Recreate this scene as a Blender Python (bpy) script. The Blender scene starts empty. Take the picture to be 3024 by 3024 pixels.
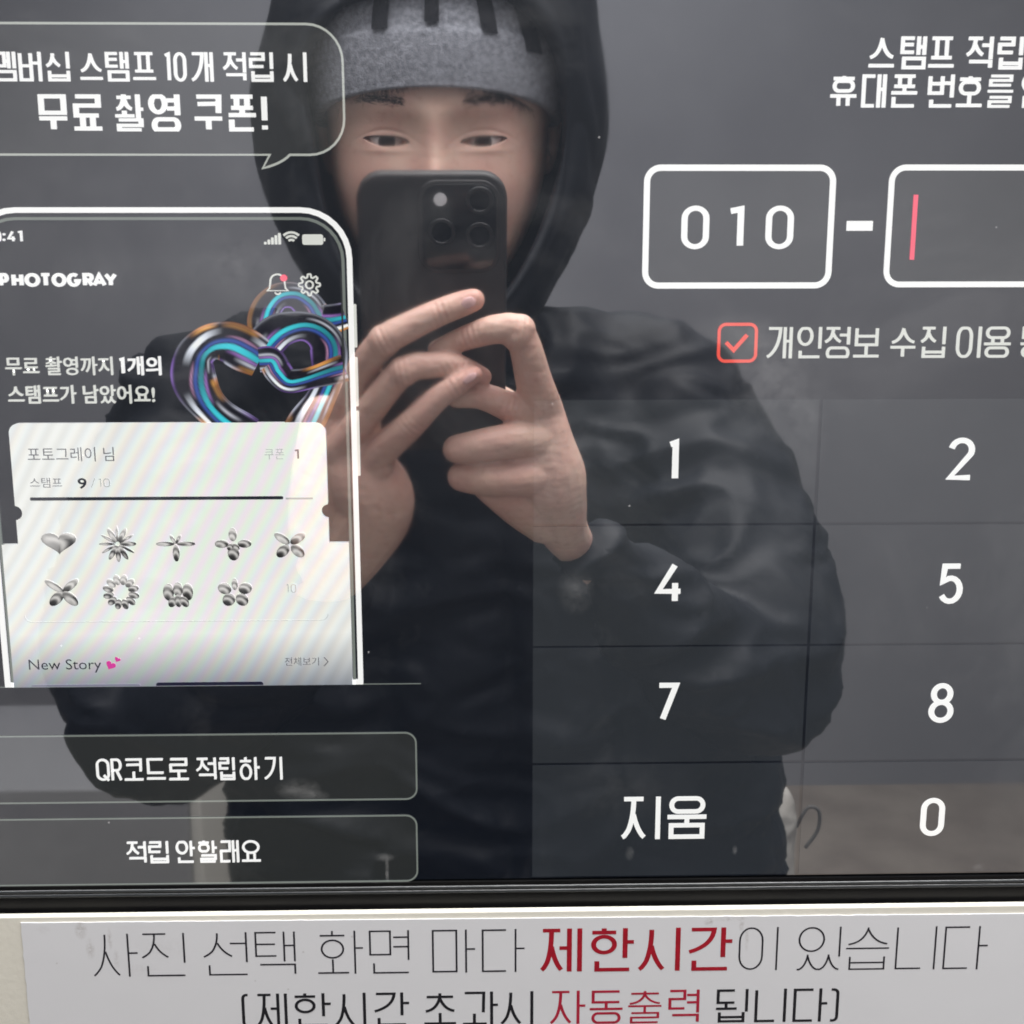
import bpy, bmesh, math, random
import numpy as np
from mathutils import Vector, Matrix, noise

# ------------------------------------------------------------------ camera
F = 3850.0                      # focal length in pixels of the 3024 px photograph
SCR_D = 0.349                   # lens to glass, metres
CAM_Z = 1.45

def unit(a):
    a = np.array(a, float)
    return a / np.linalg.norm(a)

n_c = unit((-95, -847, F))                  # the screen's normal in camera space (x right, y down, z forward)
v_c = np.array((8, 17500, F), float)
v_c = unit(v_c - n_c * v_c.dot(n_c))        # straight down along the screen
h_c = np.cross(v_c, n_c)                    # along the screen to the right
RW = np.array([h_c, n_c, -v_c])             # camera space -> world
CAM = np.array((0.0, -SCR_D, CAM_Z))

cam_data = bpy.data.cameras.new('camera')
cam_data.sensor_width = 36.0
cam_data.lens = 36.0 * F / 3024.0
cam_data.clip_start = 0.004
cam_data.clip_end = 60.0
cam_data.dof.use_dof = True
cam_data.dof.focus_distance = 0.60
cam_data.dof.aperture_fstop = 58.0
cam = bpy.data.objects.new('camera', cam_data)
bpy.context.scene.collection.objects.link(cam)
cx_, cy_, cz_ = RW @ np.array((1, 0, 0)), RW @ np.array((0, -1, 0)), RW @ np.array((0, 0, -1))
mw = Matrix(((cx_[0], cy_[0], cz_[0], CAM[0]), (cx_[1], cy_[1], cz_[1], CAM[1]), (cx_[2], cy_[2], cz_[2], CAM[2]), (0, 0, 0, 1)))
cam.matrix_world = mw
bpy.context.scene.camera = cam

# ------------------------------------------------------------------ world and lamps (an indoor booth: no sun, no sky)
sc = bpy.context.scene
world = bpy.data.worlds.new('World')
sc.world = world
world.use_nodes = True
world.node_tree.nodes['Background'].inputs[0].default_value = (0.72, 0.78, 0.88, 1)
world.node_tree.nodes['Background'].inputs[1].default_value = 0.25
sc.view_settings.view_transform = 'Standard'
sc.view_settings.look = 'None'
sc.view_settings.exposure = 0.0
sc.view_settings.gamma = 1.0

def area_lamp(name, loc, target, sx, sy, power, col):
    d = bpy.data.lights.new(name, 'AREA')
    d.shape = 'RECTANGLE'; d.size = sx; d.size_y = sy; d.energy = power; d.color = col
    o = bpy.data.objects.new(name, d)
    o.location = loc
    o.rotation_euler = (Vector(target) - Vector(loc)).to_track_quat('-Z', 'Y').to_euler()
    sc.collection.objects.link(o)
    return o

area_lamp('ceiling_lamp', (0.25, -0.85, 2.52), (0.1, -0.7, 1.2), 1.1, 0.5, 20, (1.0, 0.97, 0.94))
area_lamp('ceiling_lamp', (0.1, -1.9, 2.52), (0.1, -2.2, 1.0), 1.3, 0.8, 18, (0.93, 0.965, 1.0))
area_lamp('added_key_lamp', (0.1, -0.26, 2.35), (0.1, -0.36, 1.4), 1.5, 0.5, 28, (1.0, 0.985, 0.975))  # unseen key lamp, added to brighten the face and the notice
# ------------------------------------------------------------------ helpers
def ray(px, py):
    return RW @ np.array((px - 1512.0, py - 1512.0, F))

def S(px, py, y=0.0):
    """a pixel of the photograph -> (x, z) on the vertical plane at depth y"""
    d = ray(px, py)
    t = (y - CAM[1]) / d[1]
    p = CAM + d * t
    return p[0], p[2]

def M(px, py, depth):
    """a point seen reflected in the glass -> where it really stands, depth metres in front of the glass"""
    x, z = S(px, py, depth)
    return np.array((x, -depth, z))

PX = 0.362 / F          # metres on the glass per pixel, near the middle (varies a little)

def link(o, parent=None):
    sc.collection.objects.link(o)
    if parent: o.parent = parent
    return o

def tag(o, label=None, cat=None, group=None, kind=None):
    for k, v in (('label', label), ('category', cat), ('group', group), ('kind', kind)):
        if v: o[k] = v
    return o

def mesh_obj(name, verts, faces, mat=None, parent=None, smooth=False, label=None):
    me = bpy.data.meshes.new(name)
    me.from_pydata([tuple(map(float, v)) for v in verts], [], faces)
    me.update()
    if smooth:
        me.polygons.foreach_set('use_smooth', [True] * len(me.polygons))
    if mat: me.materials.append(mat)
    o = bpy.data.objects.new(name, me)
    link(o, parent)
    if label: o['label'] = label
    return o

def thing(name, label, cat, loc=(0, 0, 0), group=None):
    o = bpy.data.objects.new(name, None)
    o.empty_display_size = 0.05
    o.location = loc
    link(o)
    return tag(o, label, cat, group)

class MB:
    def __init__(self): self.v = []; self.f = []
    def add(self, v, f):
        b = len(self.v); self.v += [tuple(p) for p in v]; self.f += [tuple(i + b for i in q) for q in f]
    def box(self, x0, x1, y0, y1, z0, z1):
        self.add([(x0,y0,z0),(x1,y0,z0),(x1,y1,z0),(x0,y1,z0),(x0,y0,z1),(x1,y0,z1),(x1,y1,z1),(x0,y1,z1)],
                 [(0,3,2,1),(4,5,6,7),(0,1,5,4),(1,2,6,5),(2,3,7,6),(3,0,4,7)])
    def build(self, name, mat, parent=None, smooth=False, label=None):
        return mesh_obj(name, self.v, self.f, mat, parent, smooth, label)

def bevel(o, w, seg=2):
    m = o.modifiers.new('bevel', 'BEVEL'); m.width = w; m.segments = seg; m.limit_method = 'ANGLE'
    return o

def apply_mods(o):
    dg = bpy.context.evaluated_depsgraph_get()
    dg.update()
    me = bpy.data.meshes.new_from_object(o.evaluated_get(dg))
    mats = list(o.data.materials)
    o.modifiers.clear()
    o.data = me
    if not me.materials:
        for m in mats: me.materials.append(m)
    return o

# ------------------------------------------------------------------ materials
REFL = 0.62          # share of light the coated display glass throws back

def nt_new(name):
    m = bpy.data.materials.new(name); m.use_nodes = True
    nt = m.node_tree; nt.nodes.clear()
    return m, nt, nt.nodes.new('ShaderNodeOutputMaterial')

def stain_mask(nodes, links, geo, centres, scale, lo, hi):
    tot = None
    for (cx, cz, rx, rz, st) in centres:
        mp = nodes.new('ShaderNodeMapping'); mp.vector_type = 'TEXTURE'
        mp.inputs['Location'].default_value = (cx, 0, cz); mp.inputs['Scale'].default_value = (rx, 1, rz)
        links.new(geo.outputs['Position'], mp.inputs[0])
        ln = nodes.new('ShaderNodeVectorMath'); ln.operation = 'LENGTH'; links.new(mp.outputs[0], ln.inputs[0])
        r = nodes.new('ShaderNodeMapRange'); r.inputs[1].default_value = 1.0; r.inputs[2].default_value = 0.0; r.inputs[3].default_value = 0; r.inputs[4].default_value = st
        links.new(ln.outputs['Value'], r.inputs[0])
        if tot is None: tot = r.outputs[0]
        else:
            a = nodes.new('ShaderNodeMath'); a.operation = 'ADD'; links.new(tot, a.inputs[0]); links.new(r.outputs[0], a.inputs[1]); tot = a.outputs[0]
    n = nodes.new('ShaderNodeTexNoise'); n.inputs['Scale'].default_value = scale; n.inputs['Detail'].default_value = 10; n.inputs['Roughness'].default_value = .75
    links.new(geo.outputs['Position'], n.inputs[0])
    r = nodes.new('ShaderNodeMapRange'); r.inputs[1].default_value = lo; r.inputs[2].default_value = hi
    links.new(n.outputs['Fac'], r.inputs[0])
    mlt = nodes.new('ShaderNodeMath'); mlt.operation = 'MULTIPLY'; links.new(tot, mlt.inputs[0]); links.new(r.outputs[0], mlt.inputs[1])
    return mlt.outputs[0]

SMEARS = ((2290, 1130, 170, 210, .30), (2190, 985, 130, 70, .22), (690, 790, 200, 130, .22), (330, 800, 260, 90, .10), (1700, 1745, 60, 80, .30), (2380, 1290, 70, 160, .18), (880, 2330, 75, 40, .55), (930, 2350, 50, 22, .4), (1143, 2570, 7, 60, 1.0), (1135, 2532, 36, 16, .7),
          (1850, 2330, 240, 120, .08), (2070, 960, 140, 60, .06), (2900, 900, 160, 160, .05), (1480, 60, 200, 60, .05), (2890, 2560, 30, 14, .5), (1860, 2520, 16, 26, .5), (2170, 2510, 10, 18, .6), (1420, 740, 60, 90, .05))
def screen_mat(name, col, attr=None, grad=None, moire=0.0):
    """lit display pixels under coated glass: emission plus mirror reflection, with a few greasy smudges"""
    m, nt, out = nt_new(name)
    N = nt.nodes; L = nt.links
    em = N.new('ShaderNodeEmission')
    em.inputs[0].default_value = (*col, 1)
    geo = N.new('ShaderNodeNewGeometry')
    src = None
    if attr:
        a = N.new('ShaderNodeVertexColor'); a.layer_name = attr; src = a.outputs[0]
    if grad:                                  # (z_low, colour, z_high, colour) emission colour blended by height
        sep = N.new('ShaderNodeSeparateXYZ'); L.new(geo.outputs['Position'], sep.inputs[0])
        mr = N.new('ShaderNodeMapRange'); mr.inputs[1].default_value = grad[0]; mr.inputs[2].default_value = grad[2]
        L.new(sep.outputs[2], mr.inputs[0])
        mx = N.new('ShaderNodeMix'); mx.data_type = 'RGBA'
        mx.inputs[6].default_value = (*grad[1], 1); mx.inputs[7].default_value = (*grad[3], 1)
        L.new(mr.outputs[0], mx.inputs[0]); src = mx.outputs[2]
    if moire:
        rot = N.new('ShaderNodeMapping'); rot.inputs['Rotation'].default_value = (0, math.radians(-35), 0)
        L.new(geo.outputs['Position'], rot.inputs[0])
        cols = []
        wn = N.new('ShaderNodeTexNoise'); wn.inputs['Scale'].default_value = 5.0
        L.new(geo.outputs['Position'], wn.inputs[0])
        for k, sc_ in enumerate((74.0, 77.0, 80.0)):
            w = N.new('ShaderNodeTexWave'); w.bands_direction = 'X'; w.inputs['Scale'].default_value = sc_
            w.inputs['Distortion'].default_value = 0.0; w.inputs['Phase Offset'].default_value = 2.1 * k
            add = N.new('ShaderNodeVectorMath'); add.operation = 'MULTIPLY_ADD'
            L.new(wn.outputs['Color'], add.inputs[0]); add.inputs[1].default_value = (0.045, 0, 0.02)
            L.new(rot.outputs[0], add.inputs[2])
            L.new(add.outputs[0], w.inputs[0])
            r = N.new('ShaderNodeMapRange'); r.inputs[3].default_value = 1 - moire; r.inputs[4].default_value = 1.0
            L.new(w.outputs['Fac'], r.inputs[0]); cols.append(r.outputs[0])
        cmb = N.new('ShaderNodeCombineColor')
        for k in range(3): L.new(cols[k], cmb.inputs[k])
        mul = N.new('ShaderNodeMix'); mul.data_type = 'RGBA'; mul.blend_type = 'MULTIPLY'; mul.inputs[0].default_value = 1
        if src: L.new(src, mul.inputs[6])
        else: mul.inputs[6].default_value = (*col, 1)
        L.new(cmb.outputs[0], mul.inputs[7]); src = mul.outputs[2]
    if src: L.new(src, em.inputs[0])
    # glass: mirror lobe, and a soft lobe where fingers have smeared it
    gl = N.new('ShaderNodeBsdfGlossy'); gl.inputs['Color'].default_value = (REFL, REFL, REFL * 1.02, 1)
    n1 = N.new('ShaderNodeTexNoise'); n1.inputs['Scale'].default_value = 16; n1.inputs['Detail'].default_value = 9
    n1.inputs['Roughness'].default_value = 0.62
    L.new(geo.outputs['Position'], n1.inputs[0])
    rr = N.new('ShaderNodeMapRange'); rr.inputs[1].default_value = 0.48; rr.inputs[2].default_value = 0.75
    rr.inputs[3].default_value = 0.018; rr.inputs[4].default_value = 0.05
    L.new(n1.outputs['Fac'], rr.inputs[0]); L.new(rr.outputs[0], gl.inputs['Roughness'])
    n2 = N.new('ShaderNodeTexNoise'); n2.inputs['Scale'].default_value = 9; n2.inputs['Detail'].default_value = 12
    n2.inputs['Roughness'].default_value = 0.7; n2.inputs['Distortion'].default_value = 1.2
    L.new(geo.outputs['Position'], n2.inputs[0])
    r2 = N.new('ShaderNodeMapRange'); r2.inputs[1].default_value = 0.52; r2.inputs[2].default_value = 0.8
    r2.inputs[3].default_value = 0.0; r2.inputs[4].default_value = 0.034
    L.new(n2.outputs['Fac'], r2.inputs[0])
    # dust specks
    vo = N.new('ShaderNodeTexVoronoi'); vo.inputs['Scale'].default_value = 95; vo.inputs['Randomness'].default_value = 1
    L.new(geo.outputs['Position'], vo.inputs[0])
    r3 = N.new('ShaderNodeMapRange'); r3.inputs[1].default_value = 0.035; r3.inputs[2].default_value = 0.02
    r3.inputs[3].default_value = 0; r3.inputs[4].default_value = 0.22
    L.new(vo.outputs['Distance'], r3.inputs[0])
    sepc = N.new('ShaderNodeSeparateColor'); L.new(vo.outputs['Color'], sepc.inputs[0])
    gt = N.new('ShaderNodeMath'); gt.operation = 'GREATER_THAN'; gt.inputs[1].default_value = 0.76
    L.new(sepc.outputs[0], gt.inputs[0])
    ml = N.new('ShaderNodeMath'); ml.operation = 'MULTIPLY'; L.new(r3.outputs[0], ml.inputs[0]); L.new(gt.outputs[0], ml.inputs[1])
    ad = N.new('ShaderNodeMath'); ad.operation = 'ADD'; L.new(r2.outputs[0], ad.inputs[0]); L.new(ml.outputs[0], ad.inputs[1])
    df = N.new('ShaderNodeBsdfDiffuse')
    sm = []
    for (px, py, rx, rz, st) in SMEARS:
        q = S(px, py); sm.append((q[0], q[1], rx*PX, rz*PX, st))
    msk = stain_mask(N, L, geo, sm, 140, .36, .70)
    ms = N.new('ShaderNodeMath'); ms.operation = 'MULTIPLY_ADD'; ms.inputs[1].default_value = 0.30
    L.new(msk, ms.inputs[0]); L.new(ad.outputs[0], ms.inputs[2])
    L.new(ms.outputs[0], df.inputs['Color'])
    a1 = N.new('ShaderNodeAddShader'); a2 = N.new('ShaderNodeAddShader')
    L.new(em.outputs[0], a1.inputs[0]); L.new(gl.outputs[0], a1.inputs[1])
    L.new(a1.outputs[0], a2.inputs[0]); L.new(df.outputs[0], a2.inputs[1])
    L.new(a2.outputs[0], out.inputs[0])
    return m

def surf(name, col, rough=0.6, spec=0.5, metal=0.0, col2=None, nscale=8.0, bump=0.0, bscale=60.0, sss=0.0, detail=6.0, sheen=0.0):
    m, nt, out = nt_new(name)
    N = nt.nodes; L = nt.links
    p = N.new('ShaderNodeBsdfPrincipled'); L.new(p.outputs[0], out.inputs[0])
    p.inputs['Base Color'].default_value = (*col, 1); p.inputs['Roughness'].default_value = rough
    p.inputs['Specular IOR Level'].default_value = spec; p.inputs['Metallic'].default_value = metal
    if sss:
        p.inputs['Subsurface Weight'].default_value = sss
        p.inputs['Subsurface Radius'].default_value = (0.9, 0.35, 0.2); p.inputs['Subsurface Scale'].default_value = 0.006
    if sheen: p.inputs['Sheen Weight'].default_value = sheen
    tc = N.new('ShaderNodeNewGeometry')
    if col2 is not None:
        n = N.new('ShaderNodeTexNoise'); n.inputs['Scale'].default_value = nscale; n.inputs['Detail'].default_value = detail
        L.new(tc.outputs['Position'], n.inputs[0])
        mr = N.new('ShaderNodeMapRange'); mr.inputs[1].default_value = 0.35; mr.inputs[2].default_value = 0.68
        L.new(n.outputs['Fac'], mr.inputs[0])
        mx = N.new('ShaderNodeMix'); mx.data_type = 'RGBA'
        mx.inputs[6].default_value = (*col, 1); mx.inputs[7].default_value = (*col2, 1)
        L.new(mr.outputs[0], mx.inputs[0]); L.new(mx.outputs[2], p.inputs['Base Color'])
    if bump:
        b = N.new('ShaderNodeTexNoise'); b.inputs['Scale'].default_value = bscale; b.inputs['Detail'].default_value = 5
        L.new(tc.outputs['Position'], b.inputs[0])
        bn = N.new('ShaderNodeBump'); bn.inputs['Strength'].default_value = bump; bn.inputs['Distance'].default_value = 0.004
        L.new(b.outputs['Fac'], bn.inputs['Height']); L.new(bn.outputs[0], p.inputs['Normal'])
    return m

# ------------------------------------------------------------------ stroke lettering
def arc(cx, cy, rx, ry, a0, a1, n=14):
    return [(cx + rx * math.cos(math.radians(a0 + (a1 - a0) * i / n)), cy + ry * math.sin(math.radians(a0 + (a1 - a0) * i / n))) for i in range(n + 1)]

def bez(p0, p1, p2, n=8):
    return [((1-t)**2*p0[0] + 2*t*(1-t)*p1[0] + t*t*p2[0], (1-t)**2*p0[1] + 2*t*(1-t)*p1[1] + t*t*p2[1]) for t in [i / n for i in range(n + 1)]]

def jamo(j, x0, y0, x1, y1, side='v', asp=1.0):
    """strokes of one letter in a box; side: v = beside an upright vowel, h = above a flat vowel, f = at the foot"""
    w = x1 - x0; h = y1 - y0; cx = (x0 + x1) / 2
    def legs(yt, yb, stem):
        yj = yt - (yt - yb) * stem
        a = bez((cx, yt), (cx + .01 * w, yj - .05 * h), (cx - .20 * w, yb + (yj - yb) * .38), 6) + bez((cx - .20 * w, yb + (yj - yb) * .38), (cx - .33 * w, yb + (yj - yb) * .14), (x0, yb), 4)[1:]
        b = bez((cx, yj), (cx + .16 * w, yb + (yj - yb) * .35), (x1, yb + .01 * h), 8)
        return [(a, 0), (b, 0)]
    def flat_legs(yt, yb):
        return [(bez((cx, yt), (cx - .10 * w, yb + .12 * (yt - yb)), (x0, yb), 8), 0), (bez((cx, yt - .12 * (yt - yb)), (cx + .16 * w, yb + .12 * (yt - yb)), (x1, yb + .02 * h), 8), 0)]
    if j == 'ㄱ':
        if side == 'v': return [([(x0 + .08 * w, y1), (x1, y1)] + bez((x1, y1), (x1 - .02 * w, y0 + .28 * h), (x0, y0), 8)[1:], 0)]
        return [([(x0, y1), (x1, y1), (x1 - (.0 if side == 'f' else .03) * w, y0)], 0)]
    if j == 'ㄲ':
        return jamo('ㄱ', x0, y0, cx - .05 * w, y1, side) + jamo('ㄱ', cx + .05 * w, y0, x1, y1, side)
    if j == 'ㅋ':
        return jamo('ㄱ', x0, y0, x1, y1, side) + [([(x0 + .04 * w, y0 + .55 * h), (x1 - .03 * w, y0 + .57 * h)], 0)]
    if j == 'ㄴ': return [([(x0, y1), (x0, y0), (x1, y0)], 0)]
    if j == 'ㄷ': return [([(x1, y1), (x0, y1), (x0, y0), (x1, y0)], 0)]
    if j == 'ㅌ': return jamo('ㄷ', x0, y0, x1, y1) + [([(x0, y0 + .5 * h), (x1 - .05 * w, y0 + .5 * h)], 0)]
    if j == 'ㄹ': return [([(x0, y1), (x1, y1), (x1, y0 + .52 * h), (x0, y0 + .52 * h), (x0, y0), (x1, y0)], 0)]
    if j == 'ㅁ': return [([(x0, y0), (x1, y0), (x1, y1), (x0, y1)], 1)]
    if j == 'ㅂ': return [([(x0, y1), (x0, y0), (x1, y0), (x1, y1)], 0), ([(x0, y0 + .52 * h), (x1, y0 + .52 * h)], 0)]
    if j == 'ㅍ': return [([(x0, y1), (x1, y1)], 0), ([(x0, y0), (x1, y0)], 0), ([(x0 + .26 * w, y1), (x0 + .26 * w, y0)], 0), ([(x1 - .26 * w, y1), (x1 - .26 * w, y0)], 0)]
    if j == 'ㅅ': return legs(y1, y0, .42) if side == 'v' else flat_legs(y1, y0)
    if j == 'ㅆ': return jamo('ㅅ', x0, y0, cx, y1, 'f') + jamo('ㅅ', cx, y0, x1, y1, 'f')
    if j == 'ㅈ':
        if side == 'v': return [([(x0 + .06 * w, y1), (x1 - .06 * w, y1)], 0)] + legs(y1, y0, .42)
        return [([(x0 + .04 * w, y1), (x1 - .04 * w, y1)], 0)] + flat_legs(y1, y0)
    if j == 'ㅊ':
        yb = y1 - .2 * h
        return [([(cx, y1), (cx, yb)], 0)] + jamo('ㅈ', x0, y0, x1, yb, side)
    if j == 'ㅇ':
        if h * asp > 1.45 * w:
            r = w / 2; ry = r / asp
            return [(arc(cx, y1 - ry, r, ry, 0, 180, 12) + arc(cx, y0 + ry, r, ry, 180, 360, 12), 1)]
        if w > 1.5 * h * asp:
            ry = h / 2; r = ry * asp; cy = (y0 + y1) / 2
            return [(arc(x1 - r, cy, r, ry, -90, 90, 12) + arc(x0 + r, cy, r, ry, 90, 270, 12), 1)]
        return [(arc(cx, (y0 + y1) / 2, w / 2, h / 2, 0, 345, 23), 1)]
    if j == 'ㅎ':
        return [([(cx, y1), (cx, y1 - .15 * h)], 0), ([(x0, y1 - .17 * h), (x1, y1 - .17 * h)], 0)] + jamo('ㅇ', x0 + .06 * w, y0, x1 - .06 * w, y1 - .34 * h, side, asp)
    raise ValueError(j)

INI = 'ㄱㄲㄴㄷㄸㄹㅁㅂㅃㅅㅆㅇㅈㅉㅊㅋㅌㅍㅎ'
VOW = 'ㅏㅐㅑㅒㅓㅔㅕㅖㅗㅘㅙㅚㅛㅜㅝㅞㅟㅠㅡㅢㅣ'
FIN = ['', 'ㄱ', 'ㄲ', 'ㄳ', 'ㄴ', 'ㄵ', 'ㄶ', 'ㄷ', 'ㄹ', 'ㄺ', 'ㄻ', 'ㄼ', 'ㄽ', 'ㄾ', 'ㄿ', 'ㅀ', 'ㅁ', 'ㅂ', 'ㅄ', 'ㅅ', 'ㅆ', 'ㅇ', 'ㅈ', 'ㅊ', 'ㅋ', 'ㅌ', 'ㅍ', 'ㅎ']

def syllable(ch):
    n = ord(ch) - 0xAC00
    i, v, f = INI[n // 588], VOW[(n % 588) // 28], FIN[n % 28]
    S_ = []
    if v in 'ㅏㅐㅑㅓㅔㅕㅣ':
        yb = (.52 if f in 'ㅂㅁㄹㅇ' else .44) if f else .03
        vb = (.44 if f in 'ㅂㅁㄹㅇ' else .31) if f else 0.0                      # foot of the upright
        if v == 'ㅏ': xi, st, tk = .57, [.79], [(.79, 1.0, .55)]
        elif v == 'ㅐ': xi, st, tk = .54, [.74, 1.0], [(.74, 1.0, .55)]
        elif v == 'ㅓ': xi, st, tk = .66, [1.0], [(.62, 1.0, .62 if not f else .74)]
        elif v == 'ㅔ': xi, st, tk = .52, [.73, 1.0], [(.47, .73, .55)]
        elif v == 'ㅕ': xi, st, tk = .55, [1.0], [(.62, 1.0, .84 if f else .7), (.62, 1.0, .62 if f else .4)]
        else: xi, st, tk = (.62 if i != 'ㄴ' else .66), [1.0], []
        if i in 'ㅁㅂㄷㄹㅌㅍㅇ' and v in 'ㅓㅕ': xi = .54
        if i in 'ㄷㅂ' and v == 'ㅓ': xi = .56
        if f and v in 'ㅏㅐㅔ': tk = [(a, b, .68) for a, b, c in tk]
        top = 1.0 if i == 'ㅎ' else .985
        S_ += jamo(i, 0.03 if i in 'ㅇㅁㄷㅂㄹㅌㄴ' else 0, yb, xi, top, 'v')
        for s in st: S_.append(([(s, 1.0), (s, vb)], 0))
        for a, b, y in tk: S_.append(([(a, y), (b, y)], 0))
        if f:
            x1 = st[-1] if v not in 'ㅏ' else .9
            S_ += jamo(f, .12, 0.0, x1, .24 if f in 'ㄴㄱ' else .36 if f == 'ㅂ' else .33, 'f') if f != 'ㅆ' else jamo(f, 0.0, 0.0, 1.0, .36, 'f')
    elif v in 'ㅗㅛㅜㅠㅡ':
        lo, hi = (.1, .9)
        if f: yi, bar = (.70 if i in 'ㄹㅎ' else .66), (.44 if v in 'ㅗㅛ' else .52 if v in 'ㅜㅠ' else .50)
        else: yi, bar = (.42 if v in 'ㅗㅛ' else .5), (.02 if v in 'ㅗㅛ' else .33 if v in 'ㅜㅠ' else .06)
        if v == 'ㅡ' and not f: yi = .34
        if i in 'ㅅㅈㅊㅎ' and f: yi = .60
        S_ += jamo(i, lo if i not in 'ㅅㅊ' else .05, yi, hi if i not in 'ㅅㅊ' else .95, 1.0, 'h')
        S_.append(([(0, bar), (1, bar)], 0))
        up = yi - .02 if i in 'ㄹㄷㄴㅁㅌㅍㅂㅇㅋ' else yi - .06
        if i == 'ㄹ' or i == 'ㄷ' or i == 'ㅍ' or i == 'ㅂ' or i == 'ㅌ': up = yi
        dn = .30 if f else 0.0
        if v == 'ㅗ': S_.append(([(.5, bar), (.5, up)], 0))
        if v == 'ㅛ': S_ += [([(.32, bar), (.32, up)], 0), ([(.68, bar), (.68, up)], 0)]
        if v == 'ㅜ': S_.append(([(.5, bar), (.5, dn)], 0))
        if v == 'ㅠ': S_ += [([(.32, bar), (.32, dn)], 0), ([(.68, bar), (.68, dn)], 0)]
        if f: S_ += jamo(f, .1, 0.0, .9, .30, 'f')
    else:                                           # ㅘ ㅚ ㅢ
        yi = .60 if f else .38
        bar = .42 if f else .03
        if v == 'ㅢ': yi, bar = .38, .12
        S_ += jamo(i, .06, yi, .60, 1.0, 'h')
        S_.append(([(0, bar), (.68, bar)], 0))
        if v in 'ㅘㅚ': S_.append(([(.33, bar), (.33, yi - .04)], 0))
        st = .82 if v == 'ㅘ' else 1.0
        S_.append(([(st, 1.0), (st, .32 if f else 0.0)], 0))
        if v == 'ㅘ': S_.append(([(st, .6), (1.0, .6)], 0))
        if f: S_ += jamo(f, .12, 0.0, .9, .31, 'f')
    return S_

def latin(ch):
    A = arc
    if ch == '0': return [(A(.5, .74, .5, .26, 0, 180, 12) + A(.5, .26, .5, .26, 180, 360, 12), 1)]
    if ch == 'O': return [(A(.5, .5, .5, .5, 0, 350, 27), 1)]
    if ch == '1': return [([(0, .93), (1, .985), (1, 0)], 0)]
    if ch == 'I': return [([(.5, 1), (.5, 0)], 0)]
    if ch == '2': return [(A(.5, .74, .5, .26, 170, -25, 12) + [(0, .0), (1, 0)], 0)]
    if ch == '4': return [([(.72, 1), (0, .27), (1, .27)], 0), ([(.75, .5), (.75, 0)], 0)]
    if ch == '5': return [([(.95, 1), (.15, 1), (.08, .56)] + A(.5, .33, .5, .33, 125, -150, 14)[1:], 0)]
    if ch == '7': return [([(0, 1), (1, 1), (.25, 0)], 0)]
    if ch == '8': return [(A(.5, .76, .43, .24, 0, 345, 23), 1), (A(.5, .26, .5, .26, 0, 345, 23), 1)]
    if ch == '9': return [(A(.5, .7, .5, .3, 0, 345, 23), 1), (A(.5, .7, .5, .3, 0, 0, 1)[:1] + [(1, .4)] + A(.5, .3, .5, .3, 0, -150, 10), 0)]
    if ch == '!': return [([(.5, 1), (.5, .28)], 0), ([(.5, .12), (.5, 0)], 0)]
    if ch == 'Q': return [(A(.5, .76, .5, .24, 0, 180, 10) + A(.5, .27, .5, .24, 180, 360, 10), 1), ([(.55, .25), (1, -.02)], 0)]
    if ch == 'P': return [([(0, 0), (0, 1), (.6, 1)] + A(.6, .7, .4, .3, 90, -90, 10)[1:] + [(0, .4)], 0)]
    if ch == 'R': return [([(0, 0), (0, 1), (.6, 1)] + A(.6, .74, .4, .26, 90, -90, 10)[1:] + [(0, .48)], 0), ([(.5, .48), (1, 0)], 0)]
    if ch == 'H': return [([(0, 0), (0, 1)], 0), ([(1, 0), (1, 1)], 0), ([(0, .5), (1, .5)], 0)]
    if ch == 'T': return [([(0, 1), (1, 1)], 0), ([(.5, 1), (.5, 0)], 0)]
    if ch == 'G': return [(A(.5, .5, .5, .5, 50, 330, 20) + [(1, .42), (.55, .42)], 0)]
    if ch == 'A': return [([(0, 0), (.5, 1), (1, 0)], 0), ([(.2, .28), (.8, .28)], 0)]
    if ch == 'Y': return [([(0, 1), (.5, .45), (1, 1)], 0), ([(.5, .45), (.5, 0)], 0)]
    if ch == '-': return [([(0, .5), (1, .5)], 0)]
    if ch == '(': return [([(1, 1), (.7, 1)] + bez((.7, 1), (.0, 1), (.0, .86), 6)[1:] + [(0, .14)] + bez((0, .14), (0, 0), (.7, 0), 6)[1:] + [(1, 0)], 0)]
    if ch == ')': return [([(0, 1), (.3, 1)] + bez((.3, 1), (1, 1), (1, .86), 6)[1:] + [(1, .14)] + bez((1, .14), (1, 0), (.3, 0), 6)[1:] + [(0, 0)], 0)]
    raise ValueError(ch)

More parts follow.
